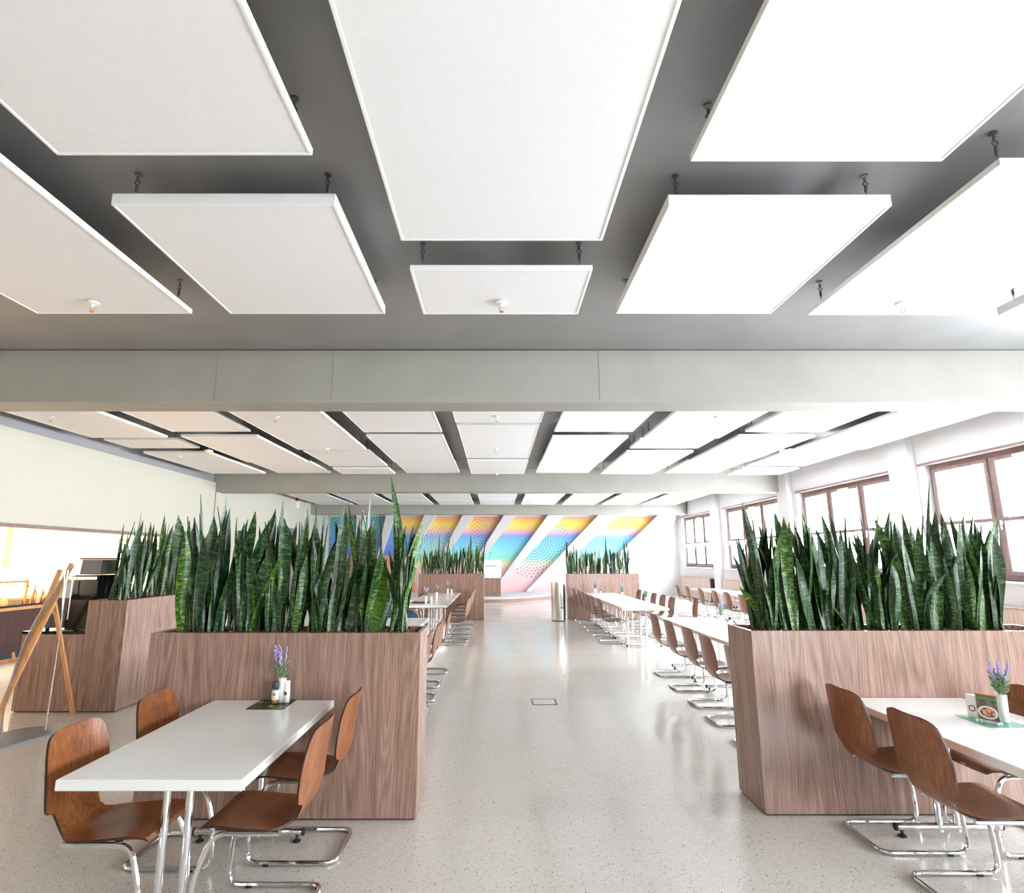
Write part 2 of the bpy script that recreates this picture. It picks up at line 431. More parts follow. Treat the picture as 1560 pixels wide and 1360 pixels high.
obj('pane', MB().box(-h_+.09, -.05, -.004, .004, .09, 2.71), M['pane'], wb); obj('pane', MB().box(.05, h_-.09, -.004, .004, .09, 2.71), M['pane'], wb)
# cross beams
for i, (y, zt_) in enumerate(((6.967, ZC), (16.88, ZC), (25.6, ZC))):
    x0, x1 = (XKIT+.02, XR+.4) if i == 0 else ((XL, XR-.05))
    struct('ceiling_beam', MB().box(x0, x1, y, y+.46, 3.6, zt_, .012), M['beam'])
# beam seams of the first beam as shallow ribs of formwork
for x in (-3.55, -2.08, 1.3): struct('trim_3', MB().box(x-.004, x+.004, 6.963, 6.968, 3.62, ZC), M['beam'])
# ceiling shadow gap line at the first beam
struct('trim_4', MB().box(XKIT+.05, XR, 6.95, 6.967, ZC-.012, ZC), M['zinc'])
# left door + sign + poster
dr = link('door_1', None, None, (XL, 22.75, 0)); dr['kind'] = 'structure'
obj('door_frame', MB().box(-.05, .05, -.95, -.83, 0, 2.87, .01).box(-.05, .05, .83, .95, 0, 2.87, .01).box(-.05, .05, -.83, .83, 2.75, 2.87, .01), M['grey_metal'], dr)
obj('door_leaf', MB().box(-.12, -.06, -.82, .82, 0, 2.74, .004), M['oak'], dr)
obj('handle', MB().tube([(-.05, .7, 1.05), (.02, .7, 1.05), (.02, .58, 1.05)], .012), M['steel'], dr)
# exit device on the left wall
p = atx(451, 761, XL)
t = thing('alarm_lamp', 'small red alarm lamp on a white box above the left door', 'alarm', (XL, p[1], p[2]-.35))
obj('housing', MB().box(0, .1, -.14, .14, 0, .28, .01), M['white_gloss'], t); obj('lamp_cap', MB().box(0, .09, -.1, .1, .3, .46, .015), M['red'], t)
p = aty(395, 800, 19.0)
t = thing('framed_poster', 'black framed poster on the left wall behind the plants', 'poster', (XL+.02, 19.0, 1.3))
obj('frame', MB().box(0, .03, -.45, .45, 0, 1.25, .005), M['black_matte'], t); obj('print', MB().box(.03, .034, -.33, .33, .12, 1.05), M['paper'], t)

# ------------------------------------------------------------------ mural on the far wall
def mural_mat():
    m = mat('painted_mural', (.9, .9, .9), .6); t = NT(m)
    tc = t.n('ShaderNodeTexCoord'); sp = t.n('ShaderNodeSeparateXYZ'); t.l(tc.outputs['Object'], sp.inputs[0])
    X, Z = sp.outputs[0], sp.outputs[2]
    f = t.math('DIVIDE', Z, 4.0)
    st = lambda v: aty(757, v, YF)[2]/4.0
    right = t.ramp(f, [(st(905), srgb(246, 196, 204)), (st(866), srgb(247, 196, 190)), (st(859), srgb(246, 226, 160)), (st(851), srgb(140, 228, 200)), (st(835), srgb(110, 210, 228)), (st(822), srgb(84, 182, 232)), (st(816), srgb(110, 150, 222)), (st(810), srgb(226, 160, 190)), (st(805), srgb(244, 200, 90)), (st(797), srgb(250, 214, 40)), (st(791), srgb(248, 170, 80)), (st(784), srgb(240, 130, 96))])
    left = t.ramp(f, [(st(900), srgb(214, 140, 96)), (st(848), srgb(218, 140, 96)), (st(845), srgb(66, 100, 200)), (st(825), srgb(70, 140, 215)), (st(805), srgb(50, 165, 190)), (st(784), srgb(60, 180, 165))])
    xm = aty(606, 800, YF)[0]
    c = t.mix(t.ramp(t.math('ADD', t.math('MULTIPLY', t.math('SUBTRACT', X, xm), 1.2), t.math('MULTIPLY', t.math('SUBTRACT', Z, 3.0), .35)), [(.0, (0,)*3), (.4, (1,)*3)]), left, right)
    def side(p0, p1, sgn):            # which side of a pillar line a point of the wall lies on
        (a0, _, b0), (a1, _, b1) = aty(*p0, YF), aty(*p1, YF); k = (a1-a0)/(b1-b0)
        e = t.math('SUBTRACT', t.math('SUBTRACT', X, a0), t.math('MULTIPLY', t.math('SUBTRACT', Z, b0), k))
        return t.math('GREATER_THAN', t.math('MULTIPLY', e, sgn), 0)
    LIM = [side((848, 784), (754, 898), 1), side((778, 784), (702, 890), -1), side((714, 784), (651, 888), -1), side((595, 784), (566, 890), -1)]
    for (u, v, R, dotc, nang, dr_), lim in zip( ((812, 824, 1.72, srgb(70, 120, 190), 48, .13), (766, 804, 1.55, srgb(150, 70, 130), 44, .115), (672, 850, 1.6, srgb(235, 240, 190), 44, .115), (549, 800, 1.9, srgb(30, 60, 110), 48, .13)), LIM):
        cx, _, cz = aty(u, v, YF)
        dx = t.math('SUBTRACT', X, cx); dz = t.math('SUBTRACT', Z, cz)
        r = t.math('SQRT', t.math('ADD', t.math('MULTIPLY', dx, dx), t.math('MULTIPLY', dz, dz)))
        th = t.math('ARCTAN2', dz, dx)
        ring = t.math('DIVIDE', r, dr_); ri = t.math('FLOOR', ring)
        an = t.math('ADD', t.math('MULTIPLY', th, nang/(2*PI)), t.math('MULTIPLY', ri, .5))
        fa = t.math('SUBTRACT', t.math('FRACT', an), .5); frr = t.math('SUBTRACT', t.math('FRACT', ring), .5)
        arc = t.math('DIVIDE', t.math('MULTIPLY', r, 2*PI/nang), dr_)
        fa = t.math('MULTIPLY', fa, arc)
        d = t.math('SQRT', t.math('ADD', t.math('MULTIPLY', fa, fa), t.math('MULTIPLY', frr, frr)))
        msk = t.math('MULTIPLY', t.math('LESS_THAN', d, .33), t.math('MULTIPLY', t.math('LESS_THAN', r, R), t.math('GREATER_THAN', r, R*.22)))
        c = t.mix(t.math('MULTIPLY', t.math('MULTIPLY', msk, lim), .75), c, dotc)
    t.base(t.mix(.1, c, (.95, .95, .95))); return m
mx0 = aty(503, 800, YF)[0]; mx1 = aty(1006, 800, YF)[0]
tag(obj('mural', MB().prism([(mx0, 0), (aty(882, 905, YF)[0], 0), (aty(1006, 786, YF)[0], 3.6), (mx0, 3.6)], 'y', YF-.025, YF-.004), mural_mat()), 'rainbow gradient mural with dotted circles on the far wall', 'mural')
for tl, tr, bl, br in (((543, 784), (556, 784), (540, 900), (541, 900)), ((588, 784), (601, 784), (566, 890), (567.5, 890)), ((647, 784), (664, 784), (601, 890), (603, 890)), ((705, 784), (722, 784), (650, 888), (652, 888)),
                       ((768, 784), (787, 784), (700, 892), (703, 892)), ((835, 784), (861, 784), (752, 897), (756, 899)), ((912, 784), (945, 784), (802, 900), (806, 903)), ((1003, 784), (1040, 784), (880, 905), (886, 908))):
    q = [aty(*a, YF-.3) for a in (tl, tr, br, bl)]
    struct('slanted_pillar', MB().prism([(a[0], a[2]) for a in q], 'y', YF-.3, YF-.03), M['white_wall'])
# podium with a curved front edge
pts = [(XL, YF-.05), (XL, 22.55), (-.9, 22.55)]+[(-.9+3.6*math.sin(a), 22.55+4.6*(1-math.cos(a))) for a in [i*PI/2/10 for i in range(1, 11)]]
ed = [p for p in pts]
pod = link('podium', None, None, (0, 0, 0)); tag(pod, 'low podium with wood edge and curved front under the mural', 'podium')
obj('podium_deck', MB().prism([(max(x, XL+.02), min(y, YF-.32)) for x, y in ed], 'z', .135, .17), M['white_wall'], pod)
obj('podium_riser', MB().prism([(max(x, XL+.02), min(y+.01, YF-.32)) for x, y in ed], 'z', 0, .135), M['laminate'], pod)

# ------------------------------------------------------------------ ceiling panels
panel_hanger = MB().tube([(0, 0, 0), (0, 0, .16)], .004, 5).lathe([(.008, .15), (.012, .17), (.012, .23), (.006, .26)], 6).tube([(.018*math.cos(a), 0, .28+.022*math.sin(a)) for a in [i*PI/4 for i in range(8)]], .006, 5, closed=True).lathe([(.01, .3), (.01, .36)], 6).lathe([(.025, .385), (.025, .4)], 8)
hanger_me = panel_hanger.mesh('hanger', M['zinc'], True)
def ceiling_panel(x0, x1, y0, y1, z, th, label, group):
    t = thing('ceiling_panel', label, 'ceiling panel', ((x0+x1)/2, (y0+y1)/2, z), 0, group)
    a, b = (x1-x0)/2, (y1-y0)/2; e = .022
    f = MB()
    f.box(-a, a, -b, -b+e, 0, th, .003).box(-a, a, b-e, b, 0, th, .003).box(-a, -a+e, -b+e, b-e, 0, th, .003).box(a-e, a, -b+e, b-e, 0, th, .003)
    obj('frame', f, M['panel_frame'], t)
    obj('board', MB().box(-a+e, a-e, -b+e, b-e, .004, th-.004), M['panel'], t)
    top = ZC-z-th
    for sx in (-1, 1):
        for sy in (-1, 1):
            link('hanger', hanger_me, t, (sx*(a-.09), sy*(b-.1), th-.004), None, (1, 1, (top+.004)/.4))
cn = ['fourth column left of centre', 'third column left of centre', 'second column left of centre', 'column just left of centre', 'centre column', 'column just right of centre', 'second column right of centre', 'third column right of centre', 'fourth column right of centre']
ZP = 4.0
bay1 = {-3: [(1.5, 5.2, 0)], -2: [(-2.6, .9, 0), (1.3, 5.2, 0)], -1: [(-2, 2.978, 0), (3.453, 5.205, 1)], 0: [(-1.5, 3.9, 0), (4.337, 5.214, 0)], 1: [(-2, 3.03, 0), (3.465, 5.2, 1)], 2: [(-2, 2.4, 0), (3.052, 5.225, 0)], 3: [(2.0, 4.5, 0), (4.75, 5.245, 1)]}
for c, L in bay1.items():
    xc = .035+1.868*c
    for j, (a, b, lip) in enumerate(L):
        ceiling_panel(xc-.75, xc+.75, a, b, ZP-(.0 if not lip else .0), .085 if lip else .045,
                      'white ceiling panel, nearest bay, %s, %s from camera' % (cn[c+4], ORD[j]), 'white ceiling panels in the nearest bay')
bay2 = {-4: [(8.3, 11.03), (11.36, 12.26), (12.69, 15.9)], -3: [(8.3, 10.6), (10.91, 13.95), (14.14, 15.97)], -2: [(8.3, 12.29), (12.6, 14.78), (15.0, 15.97)], -1: [(8.3, 10.67), (10.86, 13.94), (14.02, 15.97)], 0: [(8.3, 9.75), (10.06, 13.56), (13.75, 15.97)],
        1: [(8.3, 10.61), (10.97, 13.94), (14.02, 15.97)], 2: [(8.3, 11.1), (11.36, 12.29), (12.57, 15.97)], 3: [(8.3, 10.61), (10.91, 13.85), (13.95, 15.97)], 4: [(8.3, 12.29), (12.57, 14.73), (15.0, 16.1)]}
for c, L in bay2.items():
    xc = .02+1.81*c
    for j, (a, b) in enumerate(L):
        ceiling_panel(xc-.745, xc+.745, a, b, ZP+(.03 if (j+c) % 2 else 0), .05, 'white ceiling panel, middle bay, %s, %s from camera' % (cn[c+4], ORD[j]), 'white ceiling panels in the middle bay')
for c in range(-4, 5):
    xc = .02+1.78*c; k = 20.4+(c*c % 3)*.7
    for j, (a, b) in enumerate(((18.6, k), (k+.25, k+2.4), (k+2.55, 25.4))):
        ceiling_panel(xc-.74, xc+.74, a, b, ZP, .05, 'white ceiling panel, farthest bay, %s, %s from camera' % (cn[c+4], ORD[j]), 'white ceiling panels in the farthest bay')
spr = MB().lathe([(.001, 0), (.055, -.004), (.055, -.018), (.03, -.024), (.014, -.026), (.012, -.05), (.001, -.05)], 14)
spr2 = MB().tube([(-.014, 0, -.05), (-.02, 0, -.07), (0, 0, -.09), (.02, 0, -.07), (.014, 0, -.05)], .004, 5).lathe([(.0, -.092), (.022, -.094), (.022, -.098), (0, -.1)], 10)
sm, sm2 = spr.mesh('rosette', M['white_gloss'], True), spr2.mesh('nozzle', M['copper_light'], True)
SP = [(142, 460, 'left front panel'), (764, 460, 'small centre panel'), (1374, 462, 'long right panel'), (757, 634, 'near centre panel of the middle bay'), (756, 683, 'centre panel of the middle bay'), (757, 721, 'far centre panel of the middle bay'), (78, 634, 'leftmost middle bay panel'), (421, 634, 'panel left of the middle bay centre'), (1093, 635, 'panel right of the middle bay centre'), (498, 683, 'second left panel of the middle bay'), (274, 694, 'far left panel of the middle bay'), (996, 693, 'far right panel of the middle bay')]
for u, v, w_ in SP:
    p = atz(u, v, ZP)
    t = thing('ceiling_sprinkler', 'small sprinkler head under the '+w_, 'sprinkler', p, 0, 'sprinkler heads')
    link('rosette', sm, t); link('nozzle', sm2, t)
for u, v, w_ in ((318, 688, 'left'), (1194, 688, 'right')):
    x, y, z = atz(u, v, 3.98)
    t = thing('smoke_detector', 'white domed smoke detector hanging between panels at the %s' % w_, 'detector', (x, y, 3.95))
    obj('dome', MB().lathe([(0, 0), (.05, .006), (.085, .03), (.09, .06), (.06, .075)], 14), M['white_gloss'], t, True)
    obj('stem', MB().tube([(0, 0, .07), (0, 0, ZC-3.95)], .012, 6), M['white_gloss'], t)

# ------------------------------------------------------------------ chairs
def shell_mesh():
    prof = [(.232, .428, .17), (.228, .443, .188), (.205, .453, .203), (.15, .455, .208), (.08, .449, .21), (.0, .441, .211), (-.07, .437, .208), (-.115, .438, .196), (-.148, .443, .172), (-.178, .456, .148), (-.2, .478, .138), (-.213, .508, .142), (-.22, .53, .15), (-.2225, .54, .19), (-.2275, .557, .208), (-.232, .6, .213), (-.238, .66, .215), (-.246, .72, .213), (-.255, .775, .207), (-.262, .815, .197), (-.267, .842, .184), (-.27, .858, .165), (-.2715, .867, .135), (-.272, .871, .1)]
    nt = 9; th = .0055
    P = np.zeros((len(prof), nt, 3))
    for i, (y, z, hw) in enumerate(prof):
        for j in range(nt):
            t = -1+2*j/(nt-1)
            back = min(1, max(0, (z-.47)/.1)) if y < -.1 else 0
            q = (t*hw/.213)**2; cup = .03*(1-q)*back; sag = -.012*(1-q)*(1-back)*(1 if y < .2 else .5)
            P[i, j] = (t*hw, y-cup+.01*back, z+sag)
    du = np.gradient(P, axis=0); dv = np.gradient(P, axis=1)
    N = np.cross(du, dv); N /= np.linalg.norm(N, axis=2, keepdims=True)+1e-9
    A = P+N*th; B = P-N*th; mb = MB(); n, m = len(prof), nt
    idx = lambda i, j, s: s*n*m+i*m+j
    fs = []; mi = []
    for i in range(n-1):
        for j in range(m-1):
            fs.append((idx(i, j, 0), idx(i+1, j, 0), idx(i+1, j+1, 0), idx(i, j+1, 0))); fs.append((idx(i, j, 1), idx(i, j+1, 1), idx(i+1, j+1, 1), idx(i+1, j, 1))); mi += [0, 0]
    loop = [(i, 0) for i in range(n)]+[(n-1, j) for j in range(1, m)]+[(i, m-1) for i in range(n-2, -1, -1)]+[(0, j) for j in range(m-2, 0, -1)]
    for k in range(len(loop)):
        a, b = loop[k], loop[(k+1) % len(loop)]
        fs.append((idx(*a, 0), idx(*a, 1), idx(*b, 1), idx(*b, 0))); mi.append(1)
    mb.v = [tuple(p) for p in A.reshape(-1, 3)]+[tuple(p) for p in B.reshape(-1, 3)]; mb.f = fs; mb.mi = mi
    return mb.mesh('shell', [M['ply'], M['ply_edge']], True)
def make_chair():
    t = thing('cantilever_chair', 'chair', 'chair')
    link('seat_shell', shell_mesh(), t)
    x = .205; r = .0125
    path = bez([(-x+.02, -.14, .418), (-x+.02, .17, .418), (-x, .235, .24), (-x, .25, .0135), (-x, -.245, .0135), (x, -.245, .0135), (x, .25, .0135), (x, .235, .24), (x-.02, .17, .418), (x-.02, -.14, .418)], .065, 4)
    obj('frame', MB().tube(path, r, 8), M['chrome'], t, True)
    obj('seat_bracket', MB().box(-.19, .19, -.12, -.085, .408, .428, .003).box(-.19, .19, .09, .125, .408, .432, .003), M['steel'], t)
    for s in (-1, 1): obj('glide', MB().box(s*x-.013, s*x+.013, .12, .15, 0, .012), M['rubber'], t)
    return t
chair = make_chair(); used = [False]
def put_chair(x, y, rz, label, group, jit=.02):
    rz += random.uniform(-jit, jit)
    place(chair, used[0], (x, y, 0), rz, label, group); used[0] = True
L_, R_ = PI/2, -PI/2          # facing -x / +x
put_chair(-1.155, 3.16, L_, 'brown plywood chair on the right of the near left table, closer to the camera', 'chairs at the near left table', 0)
put_chair(-1.15, 3.78, L_, 'brown plywood chair on the right of the near left table, next to the planter', 'chairs at the near left table', 0)
put_chair(-1.81, 3.05, R_, 'brown plywood chair on the left of the near left table, closer to the camera', 'chairs at the near left table', 0)
put_chair(-1.81, 3.72, R_, 'brown plywood chair on the left of the near left table, next to the planter', 'chairs at the near left table', 0)
put_chair(2.47, 3.89, R_, 'dark brown chair on the aisle side of the near right table, next to the planter', 'chairs at the near right table', 0)
put_chair(2.465, 3.27, R_, 'dark brown chair on the aisle side of the near right table, closer to the camera', 'chairs at the near right table', 0)
put_chair(3.12, 3.86, L_, 'brown chair on the far side of the near right table, behind the lavender vase', 'chairs at the near right table', 0)
put_chair(3.14, 3.2, L_, 'brown chair on the far side of the near right table, nearest the camera', 'chairs at the near right table', 0)
def row(ys, x, rz, where, group):
    for i, y in enumerate(ys):
        put_chair((x[i] if isinstance(x, list) else x)+random.uniform(-.02, .02), y, rz, 'brown chair, %s from camera, %s' % (ORD[i], where), group)
row([6.0, 6.75, 7.45, 8.2, 9.12], -1.0, L_, 'aisle side, left row behind planter', 'chairs at the nearer left row')
row([12.0, 12.45, 13.2, 14.1, 15.05, 16.1], -.86, L_, 'aisle side, far left row', 'chairs at the far left row')
row([12.75, 14.35, 15.15, 15.95], -2.25, R_, 'wall side, far left row', 'chairs at the far left row')
row([5.6, 6.42, 7.15, 7.98, 8.9], [2.46, 2.49, 2.52, 2.56, 2.6], R_, 'aisle side, right row behind planter', 'chairs at the nearer right row')
row([6.9, 8.75], 3.75, L_, 'window side, right row behind planter', 'chairs at the nearer right row')
row([12.17, 13.0, 13.78, 14.5, 15.3, 16.2], 2.36, R_, 'aisle side, far right row', 'chairs at the far right row')
row([12.55, 13.25, 13.95, 14.7, 15.4], 3.45, L_, 'window side, far right row', 'chairs at the far right row')
put_chair(3.75, 11.95, L_-.12, 'brown chair standing turned at the near window-side corner of the far right table row', 'chairs at the far right row', 0)
row([13.5, 14.4, 15.2, 16.2, 17.4, 18.3], 5.85, R_, 'room side, far window row', 'chairs at the far window row')
row([14.2, 15.8, 17.4], 7.2, L_, 'window side, far window row', 'chairs at the far window row')
row([6.4, 7.5, 8.6], 5.85, R_, 'room side, nearer window row', 'chairs at the nearer window row')
row([6.9, 8.2], 7.2, L_, 'window side, nearer window row', 'chairs at the nearer window row')

# ------------------------------------------------------------------ tables
def make_table(W, L):
    t = thing('dining_table', 'table', 'table')
    obj('tabletop', MB().box(-W/2, W/2, -L/2, L/2, .695, .74, .004), M['tabletop'], t)
    for s in (-1, 1):
        y = s*(L/2-.27)
        lg = MB().tube([(-.055, y, .03), (-.055, y, .67)], .018, 10).tube([(.055, y, .03), (.055, y, .67)], .018, 10)
        lo = obj('leg', lg, M['chrome'], t, True)
        obj('top_bracket', MB().box(-W*.38, W*.38, y-.03, y+.03, .668, .695, .003), M['grey_metal'], lo)
        fo = obj('foot_bar', MB().tube([(-W*.4, y, .056), (W*.4, y, .056)], .022, 10), M['chrome'], t, True)
        for q in (-1, 1):
            obj('end_cap', MB().tube([(q*W*.4, y, .056), (q*(W*.4+.012), y, .056)], .0225, 10), M['rubber'], fo)
            obj('glide', MB().lathe([(.024, 0), (.024, .008), (.01, .014), (.01, .036)], 10, (q*(W*.4-.03), y, 0)), M['rubber'], fo)
    return t
def table_row(x, W, y0, y1, k, where, group, label=None):
    L = (y1-y0)/k; pr = make_table(W, L-.004)
    for i in range(k):
        place(pr, i > 0, (x, y0+L*(i+.5), 0), 0, label or 'white topped table, %s from camera, in %s' % (ORD[i], where), group)
table_row(-1.502, .808, 2.7, 4.125, 1, '', 'tables in the canteen', 'white topped table on chrome legs against the near left planter')
table_row(2.785, .8, 2.78, 4.19, 1, '', 'tables in the canteen', 'white topped table on chrome legs against the near right planter')
table_row(-1.5, .82, 5.2, 9.55, 3, 'the left row behind the near planter', 'tables of the nearer left row')
table_row(-1.46, .9, 12.0, 16.4, 3, 'the far left row', 'tables of the far left row')
table_row(3.05, .84, 5.2, 9.6, 3, 'the right row behind the near planter', 'tables of the nearer right row')
table_row(2.85, .9, 11.35, 16.4, 3, 'the far right row', 'tables of the far right row')
table_row(6.52, .82, 13.0, 18.6, 4, 'the far row along the windows', 'tables of the far window row')
table_row(6.52, .82, 5.6, 9.8, 3, 'the nearer row along the windows', 'tables of the nearer window row')

# ------------------------------------------------------------------ planters and snake plants
def planter(x0, x1, y0, y1, h, label):
    t = thing('planter_box', label, 'planter', ((x0+x1)/2, (y0+y1)/2, 0))
    a, b = (x1-x0)/2, (y1-y0)/2; w_ = .028
    obj('front_panel', MB().box(-a, a, -b, -b+w_, .012, h, .0015), M['laminate'], t)
    obj('back_panel', MB().box(-a, a, b-w_, b, .012, h, .0015), M['laminate'], t)
    obj('side_panel', MB().box(-a, -a+w_, -b+w_+.001, b-w_-.001, .012, h, .0015), M['laminate'], t)
    obj('side_panel', MB().box(a-w_, a, -b+w_+.001, b-w_-.001, .012, h, .0015), M['laminate'], t)
    obj('plinth', MB().box(-a+.012, a-.012, -b+.012, b-.012, 0, .012), M['black_matte'], t)
    obj('soil', MB().box(-a+w_+.001, a-w_-.001, -b+w_+.001, b-w_-.001, h-.12, h-.022), M['soil'], t)
    area = (2*a-.06)*(2*b-.06)
    pb = MB(); npb = int(min(1500, area*1700))
    for _ in range(npb):
        r = random.uniform(.007, .014)
        pb.ball((random.uniform(-a+w_+.014, a-w_-.014), random.uniform(-b+w_+.014, b-w_-.014), h-.022+random.uniform(.0, .016)), r, r*random.uniform(.7, 1.1), r*.8, 5, 3)
    g = obj('clay_granules', pb, M['clay'], t); g['kind'] = 'stuff'
    return t
def leaf_raw(rings=11, seed=0):
    rnd = random.Random(seed); bend = rnd.uniform(-.1, .16); side = rnd.uniform(-.1, .1); tw = rnd.uniform(-1.3, 1.3); wav = rnd.uniform(0, 6)
    wmax = rnd.uniform(.9, 1.15); pk = rnd.uniform(.58, .76)
    vs = []; uv = []
    for i in range(rings):
        s = i/(rings-1)
        if s < pk: w = .42+.58*math.sin(s/pk*PI/2)
        else: w = max(.02, (1-((s-pk)/(1-pk))**1.9))
        w *= wmax
        a = tw*s*.8; cx = side*s*s+.015*math.sin(s*5+wav); cy = bend*s*s*1.0+.012*math.sin(s*6+wav*2)
        ch = (.34*(1-.6*s))*w; th = .11*(1-.75*s)
        sec = [(-1*w, ch), (-.45*w, .1*ch+th*.4), (0, -.0), (.45*w, .1*ch+th*.4), (w, ch), (.4*w, .02-th), (0, -.1-th), (-.4*w, .02-th)]
        us = [0, .27, .5, .73, 1, .72, .5, .28]
        for (p, q), u in zip(sec, us):
            vs.append((cx+.5*(p*math.cos(a)-q*math.sin(a))*WS, cy+.5*(p*math.sin(a)+q*math.cos(a))*WS, s)); uv.append((u, s))
    fs = []
    for i in range(rings-1):
        for k in range(8):
            k2 = (k+1) % 8; fs.append((i*8+k, i*8+k2, (i+1)*8+k2, (i+1)*8+k))
    fs.append(tuple((rings-1)*8+k for k in range(8)))
    return vs, fs, uv
WS = .085         # blade width over length 1
leaf_me = []
for k in range(14):
    mb = MB(); vs, fs, uv = leaf_raw(11, k); mb.add(vs, fs); mb.uv = uv; leaf_me.append(mb.mesh('leaf', M['leaf'], True))
def leaf(parent, base, tip, rnd, width=1.0):
    b = Vector(base); d = Vector(tip)-b; L = d.length
    q = d.to_track_quat('Z', 'Y').to_matrix().to_4x4() @ Matrix.Rotation(rnd.uniform(0, 2*PI), 4, 'Z')
    o = link('leaf', rnd.choice(leaf_me), parent)
    o.matrix_local = Matrix.Translation(b) @ q @ Matrix.Diagonal((width*.72, width*.72, L, 1))
    return o
def planting(pos, x0, x1, y0, y1, z, nx, ny, per, hgt, tips=(), seed=1, where='', group='', ytip=None):
    rnd = random.Random(seed); plants = []
    for j in range(ny):
        for i in range(nx):
            px = x0+(x1-x0)*(i+.5)/nx+rnd.uniform(-.02, .02); py = y0+(y1-y0)*(j+.5)/ny
            rowname = (['front row', 'back row'] if ny == 2 else ['row'])[j]
            t = thing('snake_plant', 'banded snake plant, %s from left in the %s, %s' % (ORD[i], rowname, where), 'plant', (px, py, z), 0, group)
            plants.append((px, py, t))
            for _ in range(per):
                h = rnd.uniform(*hgt)*(.62 if rnd.random() < .18 else 1); a = rnd.uniform(0, 2*PI); sp = rnd.uniform(.02, .12)
                bx, by = rnd.uniform(-.05, .05), rnd.uniform(-.035, .035)
                dx = sp*math.cos(a)+bx; dy = max(y0-py-.0, min(y1-py+.0, sp*.8*math.sin(a)+by))
                leaf(t, (bx, by, -.03), (dx, dy, h), rnd, rnd.uniform(.85, 1.4))
    for (u, v) in tips:
        Y = rnd.uniform(*ytip); p = aty(u, v, Y)
        best = min(plants, key=lambda q: abs(q[0]-p[0])+.5*abs(q[1]-Y)); px, py, t = best
        leaf(t, (rnd.uniform(-.05, .05), rnd.uniform(-.03, .03), -.03), (p[0]-px, Y-py, p[2]-z), rnd, rnd.uniform(1.0, 1.4))
PH = 1.172
planter(-2.39, -.528, 4.133, 4.56, PH, 'walnut laminate planter box behind the near left table')
planting(0, -2.24, -.66, 4.2, 4.49, PH-.02, 11, 2, 7, (.52, .9), [(262, 800), (283, 785), (300, 792), (312, 753), (335, 772), (351, 757), (384, 778), (411, 772), (434, 764), (447, 796), (470, 764), (488, 772), (499, 790), (523, 772), (545, 762), (563, 752), (604, 723), (607, 780), (641, 786), (648, 815), (253, 822), (640, 830), (422, 800), (460, 800)], 3, 'the near left planter', 'snake plants in the near left planter', (4.24, 4.45))
bright = M['leaf'].copy(); bright.name = 'backlit_leaf'  # leaf copy with backlight painted in as brighter yellow greens
for nd in bright.node_tree.nodes:
    if nd.type == 'VALTORGB' and len(nd.color_ramp.elements) == 4 and nd.color_ramp.elements[3].color[0] < .5:
        for e, c in zip(nd.color_ramp.elements, ((.05, .12, .01), (.12, .25, .02), (.22, .38, .04), (.32, .48, .09))): e.color = (*c, 1)
bm_ = leaf_me[3].copy(); bm_.materials.clear(); bm_.materials.append(bright)
near = min((o for o in bpy.data.objects if o.name.startswith('snake_plant')), key=lambda o: abs(o.location.x+.88)+abs(o.location.y-4.2))
lo = leaf(near, (-.88-near.location.x, -.03, -.03), (-.8-near.location.x, -.06, .52), random.Random(4), 2.0); lo.data = bm_; lo['label'] = 'bright yellow green leaf with backlight painted in'
planter(1.785, 3.99, 4.2, 4.62, PH+.006, 'walnut laminate planter box behind the near right table')
planting(0, 1.88, 3.72, 4.27, 4.55, PH-.015, 12, 2, 7, (.52, .88), [(1113, 768), (1150, 776), (1120, 810), (1181, 780), (1215, 796), (1228, 792), (1262, 800), (1285, 802), (1304, 740), (1331, 777), (1380, 792), (1403, 731), (1396, 786), (1421, 777), (1432, 790), (1455, 788), (1476, 784), (1500, 788), (1506, 802), (1496, 815), (1128, 800), (1350, 780)], 5, 'the near right planter', 'snake plants in the near right planter', (4.3, 4.52))
planter(-4.69, -4.245, 6.805, 9.0, 1.205, 'narrow walnut laminate planter box beside the coffee machine')
planting(0, -4.62, -4.32, 6.9, 8.9, 1.185, 2, 6, 6, (.5, .8), [], 9, '', '') if False else None
rnd = random.Random(21)
for j in range(9):
    py = 6.95+j*.235
    t = thing('snake_plant', 'snake plant, %s from front in the planter beside coffee machine' % ORD[j], 'plant', (-4.465, py, 1.185), 0, 'snake plants beside the coffee machine')
    for _ in range(10):
        h = rnd.uniform(.58, .98); bx = rnd.uniform(-.13, .13); by = rnd.uniform(-.07, .07)
        leaf(t, (bx, by, -.03), (bx+rnd.uniform(-.1, .12), by+rnd.uniform(-.05, .1), h), rnd, rnd.uniform(.8, 1.2))
    if j in (1, 3): leaf(t, (0, 0, -.03), (.02+.05*j-.05, 0, 1.08), rnd, .9)
# distant plantings: one mesh per plant
def far_plants(x0, x1, y0, y1, z, k, hgt, where, group, seed):
    rnd = random.Random(seed)
    for i in range(k):
        px = x0+(x1-x0)*(i+.5)/k; mb = MB(); mb.uv = []
        for _ in range(9):
            vs, fs, uv = leaf_raw(7, rnd.randrange(99)); h = rnd.uniform(*hgt)*(1.45 if rnd.random() < .07 else 1)
            b = Vector((rnd.uniform(-.08, .08), rnd.uniform(-.12, .12), -.02)); d = Vector((rnd.uniform(-.1, .1), rnd.uniform(-.08, .08), h))
            q = Matrix.Translation(b) @ d.to_track_quat('Z', 'Y').to_matrix().to_4x4() @ Matrix.Rotation(rnd.uniform(0, 6.28), 4, 'Z') @ Matrix.Diagonal((.62, .62, d.length, 1))
            mb.add([tuple(q @ Vector(p)) for p in vs], fs); mb.uv += uv
        tag(obj('snake_plant', mb, M['leaf'], None, True, loc=(px, (y0+y1)/2, z)), 'dark snake plant, %s from left in %s' % (ORD[i], where), 'plant', group)
